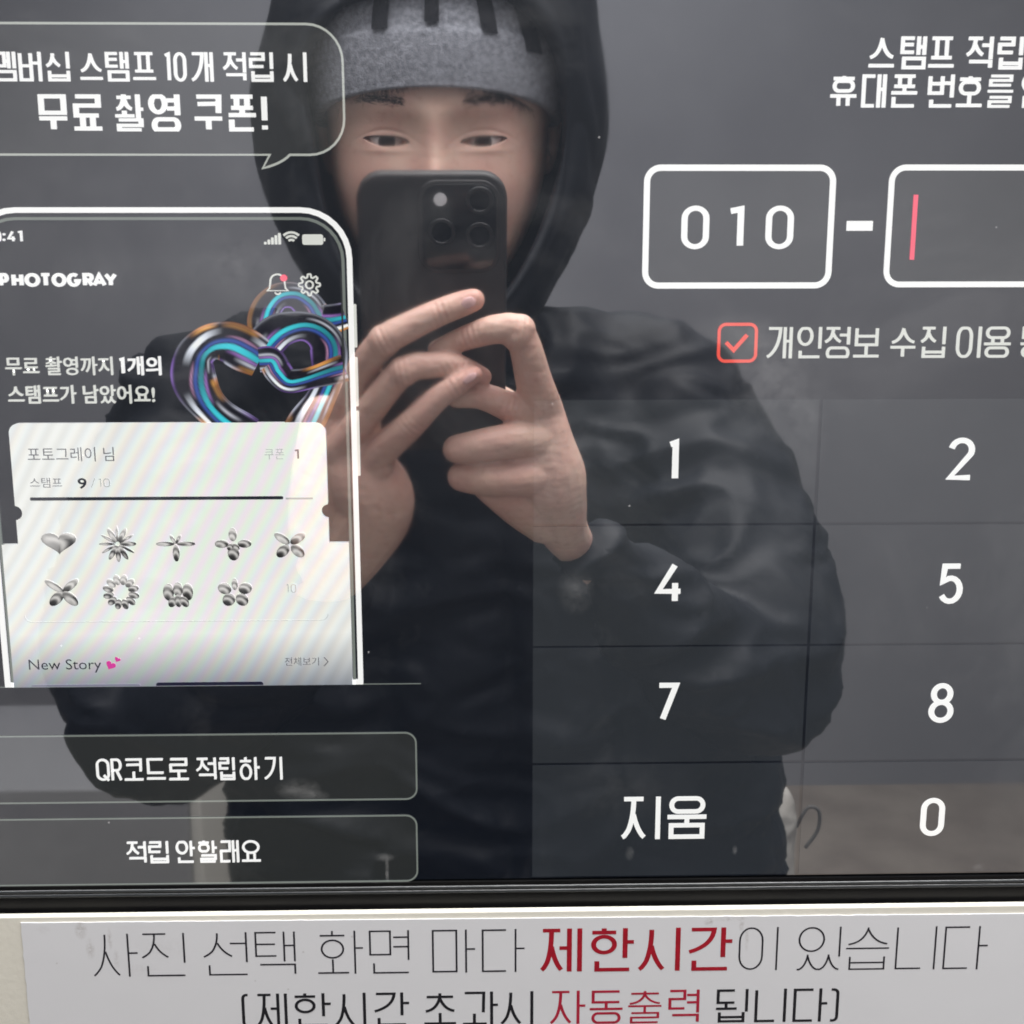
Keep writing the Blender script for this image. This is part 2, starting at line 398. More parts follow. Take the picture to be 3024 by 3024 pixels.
def stroke_quads(pts, w, closed=False, wh=None):
    """a polyline with mitred corners as a strip; wh = width of the flat strokes"""
    pts = [np.array(p, float) for p in pts]
    q = [pts[0]]
    for p in pts[1:]:
        if np.linalg.norm(p - q[-1]) > 1e-7: q.append(p)
    if closed and np.linalg.norm(q[0] - q[-1]) < 1e-7: q.pop()
    pts = q; n = len(pts)
    segs = n if closed else n - 1
    nr = []; hw = []
    for i in range(segs):
        d = pts[(i + 1) % n] - pts[i]; d = d / np.linalg.norm(d)
        nr.append(np.array((-d[1], d[0])))
        k = abs(d[0])
        hw.append(.5 * (w if wh is None else w * (1 - k * k) + wh * k * k))
    V = []
    for i in range(n):
        if closed: a, b = (i - 1) % n, i
        else: a, b = max(i - 1, 0), min(i, segs - 1)
        na, nb = nr[a] * hw[a], nr[b] * hw[b]
        if a == b: off = na
        else:
            # intersect the two offset edges
            ua, ub = nr[a], nr[b]
            det = ua[0] * ub[1] - ua[1] * ub[0]
            if abs(det) < 0.12: off = (na + nb) / 2
            else:
                off = np.array(((hw[a] * ub[1] - hw[b] * ua[1]) / det, (ua[0] * hw[b] - ub[0] * hw[a]) / det))
                m = 1.6 * max(hw[a], hw[b])
                if np.linalg.norm(off) > m: off = off / np.linalg.norm(off) * m
        V.append(pts[i] + off); V.append(pts[i] - off)
    Fq = []
    for i in range(segs):
        j = (i + 1) % n
        Fq.append((2*i, 2*i + 1, 2*j + 1, 2*j))
    return V, Fq

class Ink:
    """flat marks on a plane facing the viewer (normal -y); each stroke a few microns above the last so none are coplanar"""
    def __init__(self, y): self.y = y; self.k = 0; self.mb = MB()
    def put(self, V, Fq):
        yy = self.y - 4e-6 * (self.k % 12); self.k += 1
        self.mb.add([(p[0], yy, p[1]) for p in V], Fq)
    def stroke(self, pts, w, closed=False, wh=None): self.put(*stroke_quads(pts, w, closed, wh))
    def poly(self, pts): self.put(pts, [tuple(range(len(pts)))])
    def glyph(self, ch, xa, za, xb, zb, w, wh=None):
        st = syllable(ch) if ord(ch) > 0xABFF else latin(ch)
        wh = wh or w
        if ch in '촬를출': w, wh = w * .86, wh * .80
        X = lambda u: xa + w / 2 + u * (xb - xa - w)
        if ch == '!': w = min(w, (xb - xa))
        tall = ord(ch) > 0xABFF and VOW[((ord(ch) - 0xAC00) % 588) // 28] in 'ㅏㅐㅓㅔㅕㅣㅘㅚㅢ'
        Z = lambda v: za + (wh / 2 if not tall else 0) + v * (zb - za - (wh if not tall else 0))
        asp = (zb - za) / (xb - xa)
        for pts, c in st:
            self.stroke([(X(p[0]), Z(min(max(p[1], (wh / 2 / (zb - za)) if tall and not _upright(pts) else -9), (1 - wh / 2 / (zb - za)) if tall and not _upright(pts) else 9))) for p in pts], w, c, wh)
    def build(self, name, mat, parent, label=None): return self.mb.build(name, mat, parent, label=label)

def _upright(pts): return len(pts) == 2 and abs(pts[0][0] - pts[1][0]) < 1e-6

def rrect(x0, z0, x1, z1, r, n=8, rs=None):
    """rounded rectangle outline, anticlockwise from bottom right; rs = radii (br, tr, tl, bl)"""
    rs = rs or (r, r, r, r)
    P = []
    for (cx, cz, sx, sz, a0), q in zip(((x1, z0, -1, 1, -90), (x1, z1, -1, -1, 0), (x0, z1, 1, -1, 90), (x0, z0, 1, 1, 180)), rs):
        if q <= 0: P.append((cx, cz))
        else: P += arc(cx + sx * q, cz + sz * q, q, q, a0, a0 + 90, n)
    return P

def noto(text, x0, y0, x1, y1, yy, mat, parent, bold=0.0, name='lettering', label=None):
    """type set in the built-in font, stretched to a pixel box on the glass"""
    cu = bpy.data.curves.new('type', 'FONT'); cu.body = text; cu.size = 1.0; cu.offset = bold; cu.resolution_u = 3
    o = bpy.data.objects.new('type', cu); sc.collection.objects.link(o)
    dg = bpy.context.evaluated_depsgraph_get(); dg.update()
    me = bpy.data.meshes.new_from_object(o.evaluated_get(dg))
    bpy.data.objects.remove(o)
    co = np.zeros(len(me.vertices) * 3); me.vertices.foreach_get('co', co); co = co.reshape(-1, 3)
    lo, hi = co.min(0), co.max(0)
    ym = (y0 + y1) / 2; xm = (x0 + x1) / 2
    X0, X1 = S(x0, ym)[0], S(x1, ym)[0]; Z1, Z0 = S(xm, y0)[1], S(xm, y1)[1]
    new = np.zeros_like(co)
    new[:, 0] = X0 + (co[:, 0] - lo[0]) / (hi[0] - lo[0]) * (X1 - X0)
    new[:, 2] = Z0 + (co[:, 1] - lo[1]) / (hi[1] - lo[1]) * (Z1 - Z0)
    new[:, 1] = yy
    me.vertices.foreach_set('co', new.ravel()); me.update(); me.materials.clear(); me.materials.append(mat); me.name = name
    ob = bpy.data.objects.new(name, me); link(ob, parent)
    if label: ob['label'] = label
    return ob
# ------------------------------------------------------------------ the touch screen
LY = lambda k: -0.00009 * k             # drawing layers of the interface, a tenth of a millimetre apart

def sx(px, py=1500): return S(px, py)[0]
def sz(py, px=1500): return S(px, py)[1]
def box_px(x0, y0, x1, y1):
    """pixel box -> (X0, Z0, X1, Z1) on the glass, squared up"""
    ym, xm = (y0 + y1) / 2, (x0 + x1) / 2
    return S(x0, ym)[0], S(xm, y1)[1], S(x1, ym)[0], S(xm, y0)[1]

Z_TOP, Z_BOT = sz(0), sz(2590)
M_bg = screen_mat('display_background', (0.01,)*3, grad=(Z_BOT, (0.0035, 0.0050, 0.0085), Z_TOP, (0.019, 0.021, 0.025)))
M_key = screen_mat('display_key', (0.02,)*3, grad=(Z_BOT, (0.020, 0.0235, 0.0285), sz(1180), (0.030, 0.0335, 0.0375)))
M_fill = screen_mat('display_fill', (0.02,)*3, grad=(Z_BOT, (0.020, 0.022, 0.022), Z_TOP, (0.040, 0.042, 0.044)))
M_white = screen_mat('display_white', (0.90, 0.90, 0.88))
M_soft = screen_mat('display_soft_white', (0.66, 0.67, 0.62))
M_line = screen_mat('display_outline', (0.42, 0.44, 0.40))
M_dim = screen_mat('display_dim_outline', (0.17, 0.19, 0.17))
M_red = screen_mat('display_red', (0.85, 0.085, 0.055))
M_pink = screen_mat('display_pink', (0.90, 0.10, 0.16))
M_card = screen_mat('display_card', (0.84, 0.85, 0.81), moire=0.11)
M_sheet = screen_mat('display_sheet', (0.6,)*3, grad=(sz(2035), (0.20, 0.22, 0.26), sz(1860), (0.84, 0.85, 0.81)), moire=0.11)
M_ink = screen_mat('display_dark_ink', (0.02, 0.022, 0.03))
M_greyink = screen_mat('display_grey_ink', (0.10, 0.10, 0.11))
M_pale = screen_mat('display_pale_ink', (0.42, 0.44, 0.42))
M_mag = screen_mat('display_magenta', (0.62, 0.04, 0.30))
M_lilac = screen_mat('display_lilac', (0.20, 0.20, 0.26))
M_navy = screen_mat('display_navy', (0.012, 0.012, 0.03))
M_vcol = screen_mat('display_picture', (0,)*3, attr='Col')

SX0, SX1 = sx(-520), sx(4050)
SZ0, SZ1 = sz(2594), sz(-700)
monitor = thing('touch_screen', 'large dark glossy touch screen showing a white number keypad, mirroring a hooded person', 'touch screen', (0, 0.02, SZ0))
monitor.location = (0, 0, 0)
mb = MB(); mb.box(SX0, SX1, 0.0, 0.03, SZ0, SZ1)
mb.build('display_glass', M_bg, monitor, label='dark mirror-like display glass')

def text_line(_, x, y0, y1, w, mat, parent, layer=3, wh=None, name='lettering', label=None, y=None, xs_mid=None):
    """chars with pixel extents [(ch, xa, xb)...]; all set on one straight level line"""
    yy = LY(layer) if y is None else y
    plane = 0 if y is None else y
    ink = Ink(yy)
    pm = (x[0][1] + x[-1][2]) / 2 if xs_mid is None else xs_mid
    z1, z0 = S(pm, y0, plane)[1], S(pm, y1, plane)[1]
    for ch, xa, xb in x:
        ym = (y0 + y1) / 2
        ink.glyph(ch, S(xa, ym, plane)[0], z0, S(xb, ym, plane)[0], z1, w * PX, (wh or w * .88) * PX)
    return ink.build(name, mat, parent, label)

def panel(name, box, r, fill, line, lw, layer, parent, label=None, rs=None):
    x0, z0, x1, z1 = box
    o = None
    P = rrect(x0, z0, x1, z1, r * PX, rs=[q * PX for q in rs] if rs else None)
    if fill:
        i = Ink(LY(layer)); i.poly(P); o = i.build(name, fill, parent, label)
    if line:
        i = Ink(LY(layer + 1)); h = lw * PX / 2
        P = rrect(x0 + h, z0 + h, x1 - h, z1 - h, r * PX - h, rs=[max(q * PX - h, 0) for q in rs] if rs else None)
        i.stroke(P, lw * PX, True)
        b = i.build('outline' if o else name, line, o or parent, None if o else label)
        o = o or b
    return o

# --- keypad
XK = [sx(1574, 1880), sx(2396, 1650), sx(2405, 1650), sx(3222, 1650), sx(3231, 1650), sx(4040, 1650)]
ZK = [sz(1179, 2300), sz(1544, 2300), sz(1551, 2300), sz(1902, 2300), sz(1908, 2300), sz(2246, 2300), sz(2253, 2300), sz(2580, 2300)]
def key(c, r, label):
    i = Ink(LY(1)); x0, x1 = XK[2*c], XK[2*c + 1]; z1, z0 = ZK[2*r], ZK[2*r + 1]
    i.poly([(x0, z0), (x1, z0), (x1, z1), (x0, z1)])
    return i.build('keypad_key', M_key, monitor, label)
DIG = {'1': (0, 0, 1969, 2004, 1297, 1420), '2': (1, 0, 2799, 2877, 1292, 1418), '4': (0, 1, 1936, 2019, 1661, 1782), '5': (1, 1, 2770, 2844, 1664, 1783),
       '7': (0, 2, 1937, 2004, 2016, 2130), '8': (1, 2, 2743, 2817, 2017, 2134), '0': (1, 3, 2718, 2789, 2356, 2468)}
for d, (c, r, xa, xb, ya, yb) in DIG.items():
    k = key(c, r, 'keypad key %s' % d)
    text_line(None, [(d, xa, xb)], ya, yb, 18 if d != '1' else 19, M_white, k, 2, wh=16, name='digit')
k = key(0, 3, 'keypad key with the word for erase')
text_line(None, [('지', 1831, 1950), ('움', 1964, 2093)], 2352, 2477, 15, M_white, k, 2, wh=14)
for r in range(4):
    key(2, r, 'keypad key at the far right')

# --- prompts on the right
text_line(None, [('스', 2561, 2647), ('탬', 2657, 2735), ('프', 2738, 2824), ('적', 2850, 2932), ('립', 2944, 3021), ('을', 3050, 3130)], 108, 205, 10.5, M_white, monitor, 2, label='prompt lettering, upper line')
text_line(None, [('휴', 2447, 2535), ('대', 2543, 2617), ('폰', 2627, 2714), ('번', 2738, 2817), ('호', 2820, 2907), ('를', 2912, 2996), ('입', 3014, 3092)], 220, 318, 10.5, M_white, monitor, 2, label='prompt lettering, lower line')
text_line(None, [('개', 2262, 2340), ('인', 2352, 2426), ('정', 2432, 2510), ('보', 2517, 2601), ('수', 2626, 2708), ('집', 2716, 2792), ('이', 2822, 2897), ('용', 2902, 2989), ('동', 3010, 3094)], 965, 1057, 9, M_soft, monitor, 2, label='consent lettering beside the checkbox')
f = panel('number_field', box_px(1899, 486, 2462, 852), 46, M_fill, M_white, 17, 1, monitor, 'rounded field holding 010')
text_line(None, [('0', 2012, 2094)], 607, 736, 17, M_white, f, 3, wh=14, name='digit')
text_line(None, [('1', 2147, 2196)], 607, 734, 18, M_white, f, 3, wh=16, name='digit')
text_line(None, [('0', 2261, 2343)], 607, 736, 17, M_white, f, 3, wh=14, name='digit')
text_line(None, [('-', 2500, 2577)], 653, 681, 0.1, M_white, monitor, 2, wh=27, name='dash')
f = panel('number_field', box_px(2617, 486, 3260, 848), 46, M_fill, M_white, 16, 1, monitor, 'empty rounded field with a pink cursor')
i = Ink(LY(3)); X0, Z0, X1, Z1 = box_px(2692, 575, 2705, 767); i.poly([(X0, Z0), (X1, Z0), (X1, Z1), (X0, Z1)]); i.build('cursor', M_pink, f)
f = panel('checkbox', box_px(2118, 953, 2237, 1071), 24, M_fill, M_red, 9, 1, monitor, 'red rounded checkbox with a tick')
i = Ink(LY(4)); i.stroke([S(2144, 1011), S(2166, 1034), S(2206, 989)], 11 * PX); i.build('tick', M_red, f)

# --- speech bubble on the left
X0, Z0, X1, Z1 = S(-160, 260)[0], S(600, 457)[1], S(1014, 260)[0], S(600, 70)[1]
P = rrect(X0, Z0, X1, Z1, 96 * PX)
ta, tb, tc = S(797, 457), S(776, 497), S(856, 457)
k = len(P)                                   # after the bottom-left arc the outline runs back along the bottom: insert the tail
P = P + [(ta[0], Z0), tb] + bez(tb, (tb[0] + (tc[0] - tb[0]) * .7, tb[1] + (Z0 - tb[1]) * .35), (tc[0], Z0), 6)[1:]
i = Ink(LY(1)); i.poly(P); bub = i.build('speech_bubble', M_fill, monitor, 'rounded speech bubble with two lines of lettering')
i = Ink(LY(2)); i.stroke(P, 6 * PX, True); i.build('outline', M_line, bub)
text_line(None, [('멤', -22, 48), ('버', 54, 123), ('십', 133, 206), ('스', 231, 307), ('탬', 310, 381), ('프', 387, 464), ('1', 484, 504), ('0', 513, 551), ('개', 561, 630), ('적', 655, 727), ('립', 734, 807), ('시', 832, 906)], 154, 241, 9.2, M_white, bub, 3, wh=7.6)
text_line(None, [('무', 107, 206), ('료', 209, 308), ('촬', 333, 431), ('영', 437, 533), ('쿠', 566, 664), ('폰', 667, 764), ('!', 771, 791)], 279, 388, 15.5, M_white, bub, 3, wh=10.8)

# --- two buttons at the bottom left
for (a, b, c, d, lab, txt, yy) in ((2167, 2368, 1232, 0, 'button offering stamp collection by code',
        [('Q', 284, 324), ('R', 328, 360), ('코', 363, 426), ('드', 429, 492), ('로', 495, 560), ('적', 577, 639), ('립', 645, 694), ('하', 706, 771), ('기', 778, 834)], (2238, 2304)),
        (2412, 2610, 1234, 0, 'button for not collecting stamps',
        [('적', 371, 432), ('립', 437, 498), ('안', 518, 580), ('할', 584, 645), ('래', 648, 706), ('요', 710, 773)], (2483, 2547))):
    f = panel('screen_button', (sx(-260, (a+b)/2), S(600, b)[1], S(c, (a+b)/2)[0], S(600, a)[1]), 36, M_fill, M_dim, 5, 1, monitor, lab)
    text_line(None, txt, yy[0], yy[1], 7.6, M_soft if False else M_white, f, 3)

# --- the illustrated phone
ill = panel('phone_illustration', (S(16, 2025)[0], sz(2024, 600), S(1062, 1600)[0], S(600, 612)[1]), 140, None, M_white, 15, 3, monitor,
            'drawing of a phone running a stamp card app', rs=(0, 140, 140, 0))
panel('inner_outline', (S(36, 2025)[0], sz(2024, 600), S(1040, 1600)[0], S(600, 641)[1]), 118, None, M_dim, 8, 3, ill, rs=(0, 118, 118, 0))
for a, b in ((898, 1026), (1054, 1200), (1212, 1405)):
    i = Ink(LY(3)); x = S(1063, 1600)[0]; z1, z0 = S(1060, a)[1], S(1060, b)[1]
    i.poly(rrect(x - 2*PX, z0, x + 7*PX, z1, 3*PX, 4)); i.build('side_button', M_soft, ill)
text_line(None, [('9', -18, 3), ('4', 22, 46), ('1', 52, 66)], 681, 715, 5.5, M_white, ill, 4)
i = Ink(LY(4)); [i.poly(arc(S(12, y)[0], S(12, y)[1], 3.4*PX, 3.4*PX, 0, 330, 11)) for y in (692, 708)]; i.build('colon', M_white, ill)
i = Ink(LY(4))
for q in range(5):
    X0, Z0, X1, Z1 = box_px(780 + q*10.5, 714 - q*6.5, 787.5 + q*10.5, 722); i.poly(rrect(X0, Z0, X1, Z1, 2*PX, 3))
i.build('signal_bars', M_soft, ill)
i = Ink(LY(4)); cxw, czw = S(861, 720)
for r in (11, 21, 31): i.stroke(arc(cxw, czw, r*PX, r*PX, 47, 133, 10), 6*PX)
i.build('wifi_symbol', M_soft, ill)
i = Ink(LY(4)); X0, Z0, X1, Z1 = box_px(893, 692, 954, 723); i.poly(rrect(X0, Z0, X1, Z1, 6*PX, 4)); i.poly(rrect(X1 + 2*PX, Z0 + 10*PX, X1 + 6*PX, Z1 - 10*PX, 1*PX, 3)); i.build('battery_symbol', M_soft, ill)
text_line(None, [('P', -3, 26), ('H', 35, 69), ('O', 73, 118), ('T', 118, 152), ('O', 153, 196), ('G', 198, 238), ('R', 245, 277), ('A', 273, 314), ('Y', 308, 346)], 806, 847, 10.5, M_white, ill, 4, wh=9)
# bell and gear
i = Ink(LY(5)); w = 4.5*PX
bc = S(820, 840)
bp = [(-29, -17), (-22, -10), (-20, 8)] + arc(0, 8, 20, 20, 180, 0, 12)[1:] + [(22, -10), (29, -17)]
i.stroke([(bc[0] + a*PX, bc[1] + b*PX) for a, b in bp], w, True)
i.stroke([(bc[0] + a*PX, bc[1] + b*PX) for a, b in arc(0, -20, 8, 7, 190, 350, 6)], w)
i.build('bell_symbol', M_soft, ill)
i = Ink(LY(6)); rc = S(838, 821); i.poly(arc(rc[0], rc[1], 9.5*PX, 9.5*PX, 0, 345, 23)); i.build('alert_dot', M_pink, ill)
i = Ink(LY(5)); gc = S(914, 841)
i.stroke([(gc[0] + PX*(25 + 4.5*math.tanh(2.5*math.cos(8*t)))*math.cos(t), gc[1] + PX*(25 + 4.5*math.tanh(2.5*math.cos(8*t)))*math.sin(t)) for t in np.linspace(0, 2*math.pi, 97)[:-1]], w, True)
i.stroke(arc(gc[0], gc[1], 10*PX, 10*PX, 0, 345, 23), w, True)
i.build('gear_symbol', M_soft, ill)
noto('무료 촬영까지', 16, 1053, 333, 1108, LY(4), M_soft, ill, .010)
text_line(None, [('1', 350, 368)], 1055, 1106, 9, M_white, ill, 4)
noto('개의', 376, 1052, 476, 1108, LY(4), M_white, ill, .022)
noto('스탬프가 남았어요!', 24, 1137, 457, 1192, LY(4), M_soft, ill, .014)

# chrome hearts: ribbons whose colour follows the roundness of the drawn tube
def chrome(t, ang, s):
    """t -1..1 across the tube, ang tangent angle, s along it: the look of iridescent chrome"""
    g = lambda x, m, w_: math.exp(-.5 * ((x - m) / w_)**2)
    sh = .20 * math.sin(ang + .9) + .16 * math.sin(1.1 * s + .5)
    v = t + (1 - t*t) * sh
    c = np.array((.010, .010, .016))
    c = c + np.array((.03, .50, .58)) * 1.15 * max(0, min(1, (.17 - abs(v - .18)) / .07)) * (.66 + .34 * math.sin(1.1 * s))
    c = c + np.array((.34, .16, .52)) * .9 * g(v, .42, .05) * max(0, math.sin(1.4 * s + .7))
    c = c + np.array((.62, .30, .50)) * .7 * g(v, -.30, .035) * max(0, math.sin(1.7 * s))
    c = c + np.array((.04, .10, .42)) * .8 * g(v, -.10, .07)
    wl = max(0, .45 + .75 * math.sin(1.35 * s + ang))
    c = c + np.array((.72, .76, .84)) * wl * max(0, min(1, (.17 - abs(v + .58)) / .07))
    c = c + np.array((.60, .62, .70)) * .8 * g(v, .60, .05) * max(0, math.sin(1.9 * s + 1))
    a = abs(t)
    fr = g(a, .94, .045)
    hue = math.sin(1.3 * ang + (1.5 if t > 0 else 0) + .8 * s)
    wh = np.array((.50, .52, .62)); pu = np.array((.26, .14, .50)); orr = np.array((.75, .30, .10))
    fc = wh + (pu - wh) * min(1, max(0, hue) * 1.3) if hue > 0 else wh + (orr - wh) * min(1, max(0, -hue - .45) * 2.2)
    lit = .35 + .65 * max(0, math.sin(2.1 * s + 2 * ang + (0 if t > 0 else 2)))
    c = c * (1 - .9 * fr) + fc * fr * .9 * lit
    if hue < -.6: c = c + np.array((.75, .35, .06)) * g(t, .80 if t > 0 else -.80, .06) * min(1, (-hue - .6) * 3) * lit
    return np.minimum(c, .88)

def ribbon(path, w, layer, name):
    P = []
    n = len(path)
    for i_ in range(n - 1):
        p0, p1, p2, p3 = [np.array(path[min(max(i_ + q, 0), n - 1)], float) for q in (-1, 0, 1, 2)]
        for t in np.linspace(0, 1, 10, endpoint=False):
            P.append(.5 * ((2*p1) + (-p0 + p2)*t + (2*p0 - 5*p1 + 4*p2 - p3)*t*t + (-p0 + 3*p1 - 3*p2 + p3)*t**3))
    P.append(np.array(path[-1], float))
    pts = [np.array(S(a, b)) for a, b in P]
    V, Fc, C = [], [], []
    nc = 31; s = 0
    for i_, p in enumerate(pts):
        a = pts[max(i_ - 1, 0)]; b = pts[min(i_ + 1, len(pts) - 1)]
        d = (b - a) / np.linalg.norm(b - a); nn = np.array((-d[1], d[0])); ang = math.atan2(d[1], d[0])
        s += np.linalg.norm(p - a) / (60 * PX)
        wd = w * PX * (1 + .12 * math.sin(s * 1.7))
        for q in range(nc):
            t = -1 + 2 * q / (nc - 1)
            pp = p + nn * t * wd / 2
            V.append((pp[0], LY(layer) - 1e-6 * i_ , pp[1])); C.append(chrome(t, ang, s))
        if i_:
            for q in range(nc - 1):
                b0 = (i_ - 1) * nc + q; Fc.append((b0, b0 + 1, b0 + nc + 1, b0 + nc))
    o = mesh_obj(name, V, Fc, M_vcol, ill)
    at = o.data.color_attributes.new('Col', 'FLOAT_COLOR', 'POINT')
    at.data.foreach_set('color', np.array([(c[0], c[1], c[2], 1) for c in C]).ravel())
    return o
zz = lambda L_: [(x * .5694, 1000 + y * .5694) for x, y in L_]
ribbon(zz([(1405, 10), (1370, -60), (1372, -120), (1400, -180), (1455, -222), (1530, -222), (1590, -180), (1625, -130), (1660, -95), (1710, -98), (1790, -120)]), 82, 4, 'chrome_heart')
ribbon(zz([(1345, 92), (1390, 10), (1460, -45), (1560, -65), (1640, -40), (1695, 20), (1708, 110), (1700, 220), (1655, 330), (1585, 440), (1545, 500)]), 94, 5, 'chrome_heart')
ribbon(zz([(1352, 100), (1275, 60), (1180, 18), (1090, 20), (1020, 75), (1000, 160), (1015, 240), (1070, 330), (1160, 420), (1270, 510)]), 114, 5.5, 'chrome_heart')
ribbon(zz([(1345, 110), (1405, 110), (1440, 165), (1490, 215), (1560, 215), (1660, 190), (1790, 150)]), 70, 6, 'chrome_heart')
# inner edge strip of the phone that covers the hearts' cut
i = Ink(LY(7)); X0, Z0, X1, Z1 = S(1012, 1050)[0], S(1020, 1248)[1], S(1033, 1600)[0], S(1020, 800)[1]
i.poly([(X0, Z0), (X1, Z0), (X1, Z1), (X0, Z1)]); i.build('frame_edge', M_fill, ill)

# card with side notches, lower sheet
X0, X1 = S(42, 1435)[0], S(969, 1500)[0]; ZT, ZM = S(500, 1248)[1], S(500, 1604)[1]; zn = S(500, 1511)[1]; r = 21*PX; R = 28*PX
P = [(X1, ZM)] + arc(X1 + 2*PX, zn, r, r, 270, 90, 12)[0:] + arc(X1 - R, ZT - R, R, R, 0, 90, 8) + arc(X0 + R, ZT - R, R, R, 90, 180, 8) + arc(X0 - 2*PX, zn, r, r, 90, -90, 12) + [(X0, ZM)]
P = [p for p in P]
i = Ink(LY(8))
# split the card into three convex bands
zt, zb = zn + r, zn - r
i.poly([(X0, zt), (X1, zt)] + arc(X1 - R, ZT - R, R, R, 0, 90, 8) + arc(X0 + R, ZT - R, R, R, 90, 180, 8))
i.poly([(X0, zb)] + [(X1, zb)] + arc(X1 + 2*PX, zn, r, r, 265, 95, 12) + [(X1, zt), (X0, zt)] + arc(X0 - 2*PX, zn, r, r, 85, -85, 12))
i.poly([(X0, ZM), (X1, ZM), (X1, zb), (X0, zb)])
card = i.build('stamp_card', M_card, ill, 'white stamp card with nine silver stamps')
XS0, XS1 = S(44, 2025)[0], S(1030, 1604)[0]; ZB = S(500, 2024)[1]
i = Ink(LY(8)); i.poly([(XS0, ZB), (XS1, ZB), (XS1, ZM), (XS0, ZM)]); i.build('lower_sheet', M_sheet, ill)
i = Ink(LY(9)); X0, Z0, X1, Z1 = box_px(91, 1465, 838, 1475); i.poly(rrect(X0, Z0, X1, Z1, 4.5*PX, 4)); i.build('progress_bar', M_ink, ill)
i = Ink(LY(9)); X0, Z0, X1, Z1 = box_px(845, 1467, 926, 1473); i.poly(rrect(X0, Z0, X1, Z1, 2.5*PX, 4)); i.build('progress_rest', M_pale, ill)
L9 = LY(9)
noto('포토그레이 님', 84, 1319, 339, 1361, L9, M_greyink, ill, .0)
noto('쿠폰', 783, 1324, 841, 1355, L9, M_pale, ill, .0)
text_line(None, [('1', 870, 884)], 1325, 1355, 5, M_ink, ill, 9)
noto('스탬프', 91, 1409, 186, 1438, L9, M_greyink, ill, .0)
noto('9', 232, 1410, 259, 1442, L9, M_ink, ill, .02)
text_line(None, [('1', 293, 302), ('0', 308, 328)], 1411, 1437, 3.2, M_pale, ill, 9)
i = Ink(L9); i.stroke([S(273, 1438), S(283, 1410)], 2.6*PX); i.build('slash', M_pale, ill)
text_line(None, [('1', 846, 854), ('0', 860, 876)], 1722, 1748, 3, M_pale, ill, 9)
noto('New Story', 88, 1944, 302, 1984, L9, M_ink, ill, .0)
noto('전체보기', 842, 1938, 943, 1963, L9, M_greyink, ill, .0)
i = Ink(L9); i.stroke([S(958, 1938), S(970, 1951), S(958, 1964)], 3*PX); i.build('chevron', M_greyink, ill)
def heart_pts(cx, cz, s, rot):
    P = []
    for t in np.linspace(0, 2*math.pi, 41)[:-1]:
        x = 16*math.sin(t)**3; y = 13*math.cos(t) - 5*math.cos(2*t) - 2*math.cos(3*t) - math.cos(4*t)
        x, y = x/16, y/16
        P.append((cx + s*(x*math.cos(rot) - y*math.sin(rot)), cz + s*(x*math.sin(rot) + y*math.cos(rot))))
    return P
for (a, b, s_) in ((329, 1962, 15), (349, 1945, 9)):
    i = Ink(L9); p = S(a, b); i.poly(heart_pts(p[0], p[1], s_*PX, -.5)); i.build('heart_symbol', M_mag, ill)
i = Ink(L9); X0, Z0, X1, Z1 = box_px(97, 2018, 418, 2060); i.poly(rrect(X0, ZB + 2*PX, X1, Z1, 6*PX, 5, rs=(0, 6*PX, 6*PX, 0))); i.build('story_thumbnail', M_lilac, ill)
i = Ink(L9); X0, Z0, X1, Z1 = box_px(464, 2011, 780, 2060); i.poly(rrect(X0, ZB + 2*PX, X1, Z1, 9*PX, 5, rs=(0, 8*PX, 8*PX, 0))); i.build('story_thumbnail', M_navy, ill)
i = Ink(LY(2)); i.poly([(sx(-300), ZB - 2.2*PX), (S(1243, 2020)[0], ZB - 2.2*PX), (S(1243, 2020)[0], ZB - .2*PX), (sx(-300), ZB - .2*PX)]); i.build('divider', M_dim, monitor, 'thin line under the drawn phone')
i = Ink(LY(9)); X0, Z0, X1, Z1 = box_px(75, 1780, 970, 1832)
i.stroke(arc(X0 + 20*PX, Z0 + 20*PX, 20*PX, 20*PX, 180, 270, 6) + arc(X1 - 20*PX, Z0 + 20*PX, 20*PX, 20*PX, 270, 360, 6), 1.6*PX); i.build('card_outline', M_pale, ill)

# silver stamps: petals shaded like little chrome balloons
class Petals:
    def __init__(self): self.V = []; self.F = []; self.C = []; self.k = 0
    def blob(self, cx, cz, rx, rz, rot, tone=0.0, heart=False):
        b = len(self.V); nr = 7; na = 28
        y = LY(9.5) - 3e-6 * (self.k % 14); self.k += 1
        for i_ in range(nr + 1):
            q = i_ / nr
            for j_ in range(na):
                t = 2*math.pi*j_/na
                if heart:
                    hx = 16*math.sin(t)**3/16; hy = (13*math.cos(t) - 5*math.cos(2*t) - 2*math.cos(3*t) - math.cos(4*t))/16
                else: hx, hy = math.cos(t), math.sin(t)
                x, z = rx*q*hx, rz*q*hy
                X = x*math.cos(rot) - z*math.sin(rot); Z = x*math.sin(rot) + z*math.cos(rot)
                ny = Z / max(rx, rz)
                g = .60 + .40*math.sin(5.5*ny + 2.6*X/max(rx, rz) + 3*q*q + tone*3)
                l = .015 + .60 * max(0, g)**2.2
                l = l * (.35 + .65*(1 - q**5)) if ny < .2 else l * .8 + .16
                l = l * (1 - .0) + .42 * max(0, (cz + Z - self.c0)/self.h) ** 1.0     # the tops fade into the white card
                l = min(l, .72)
                self.V.append((cx + X, y, cz + Z)); self.C.append((l, l*.97, l*.93, 1))
        for i_ in range(nr):
            for j_ in range(na):
                j2 = (j_ + 1) % na
                self.F.append((b + i_*na + j_, b + i_*na + j2, b + (i_+1)*na + j2, b + (i_+1)*na + j_))
    def build(self):
        o = mesh_obj('silver_stamp', self.V, self.F, M_vcol, ill)
        at = o.data.color_attributes.new('Col', 'FLOAT_COLOR', 'POINT'); at.data.foreach_set('color', np.array(self.C).ravel())
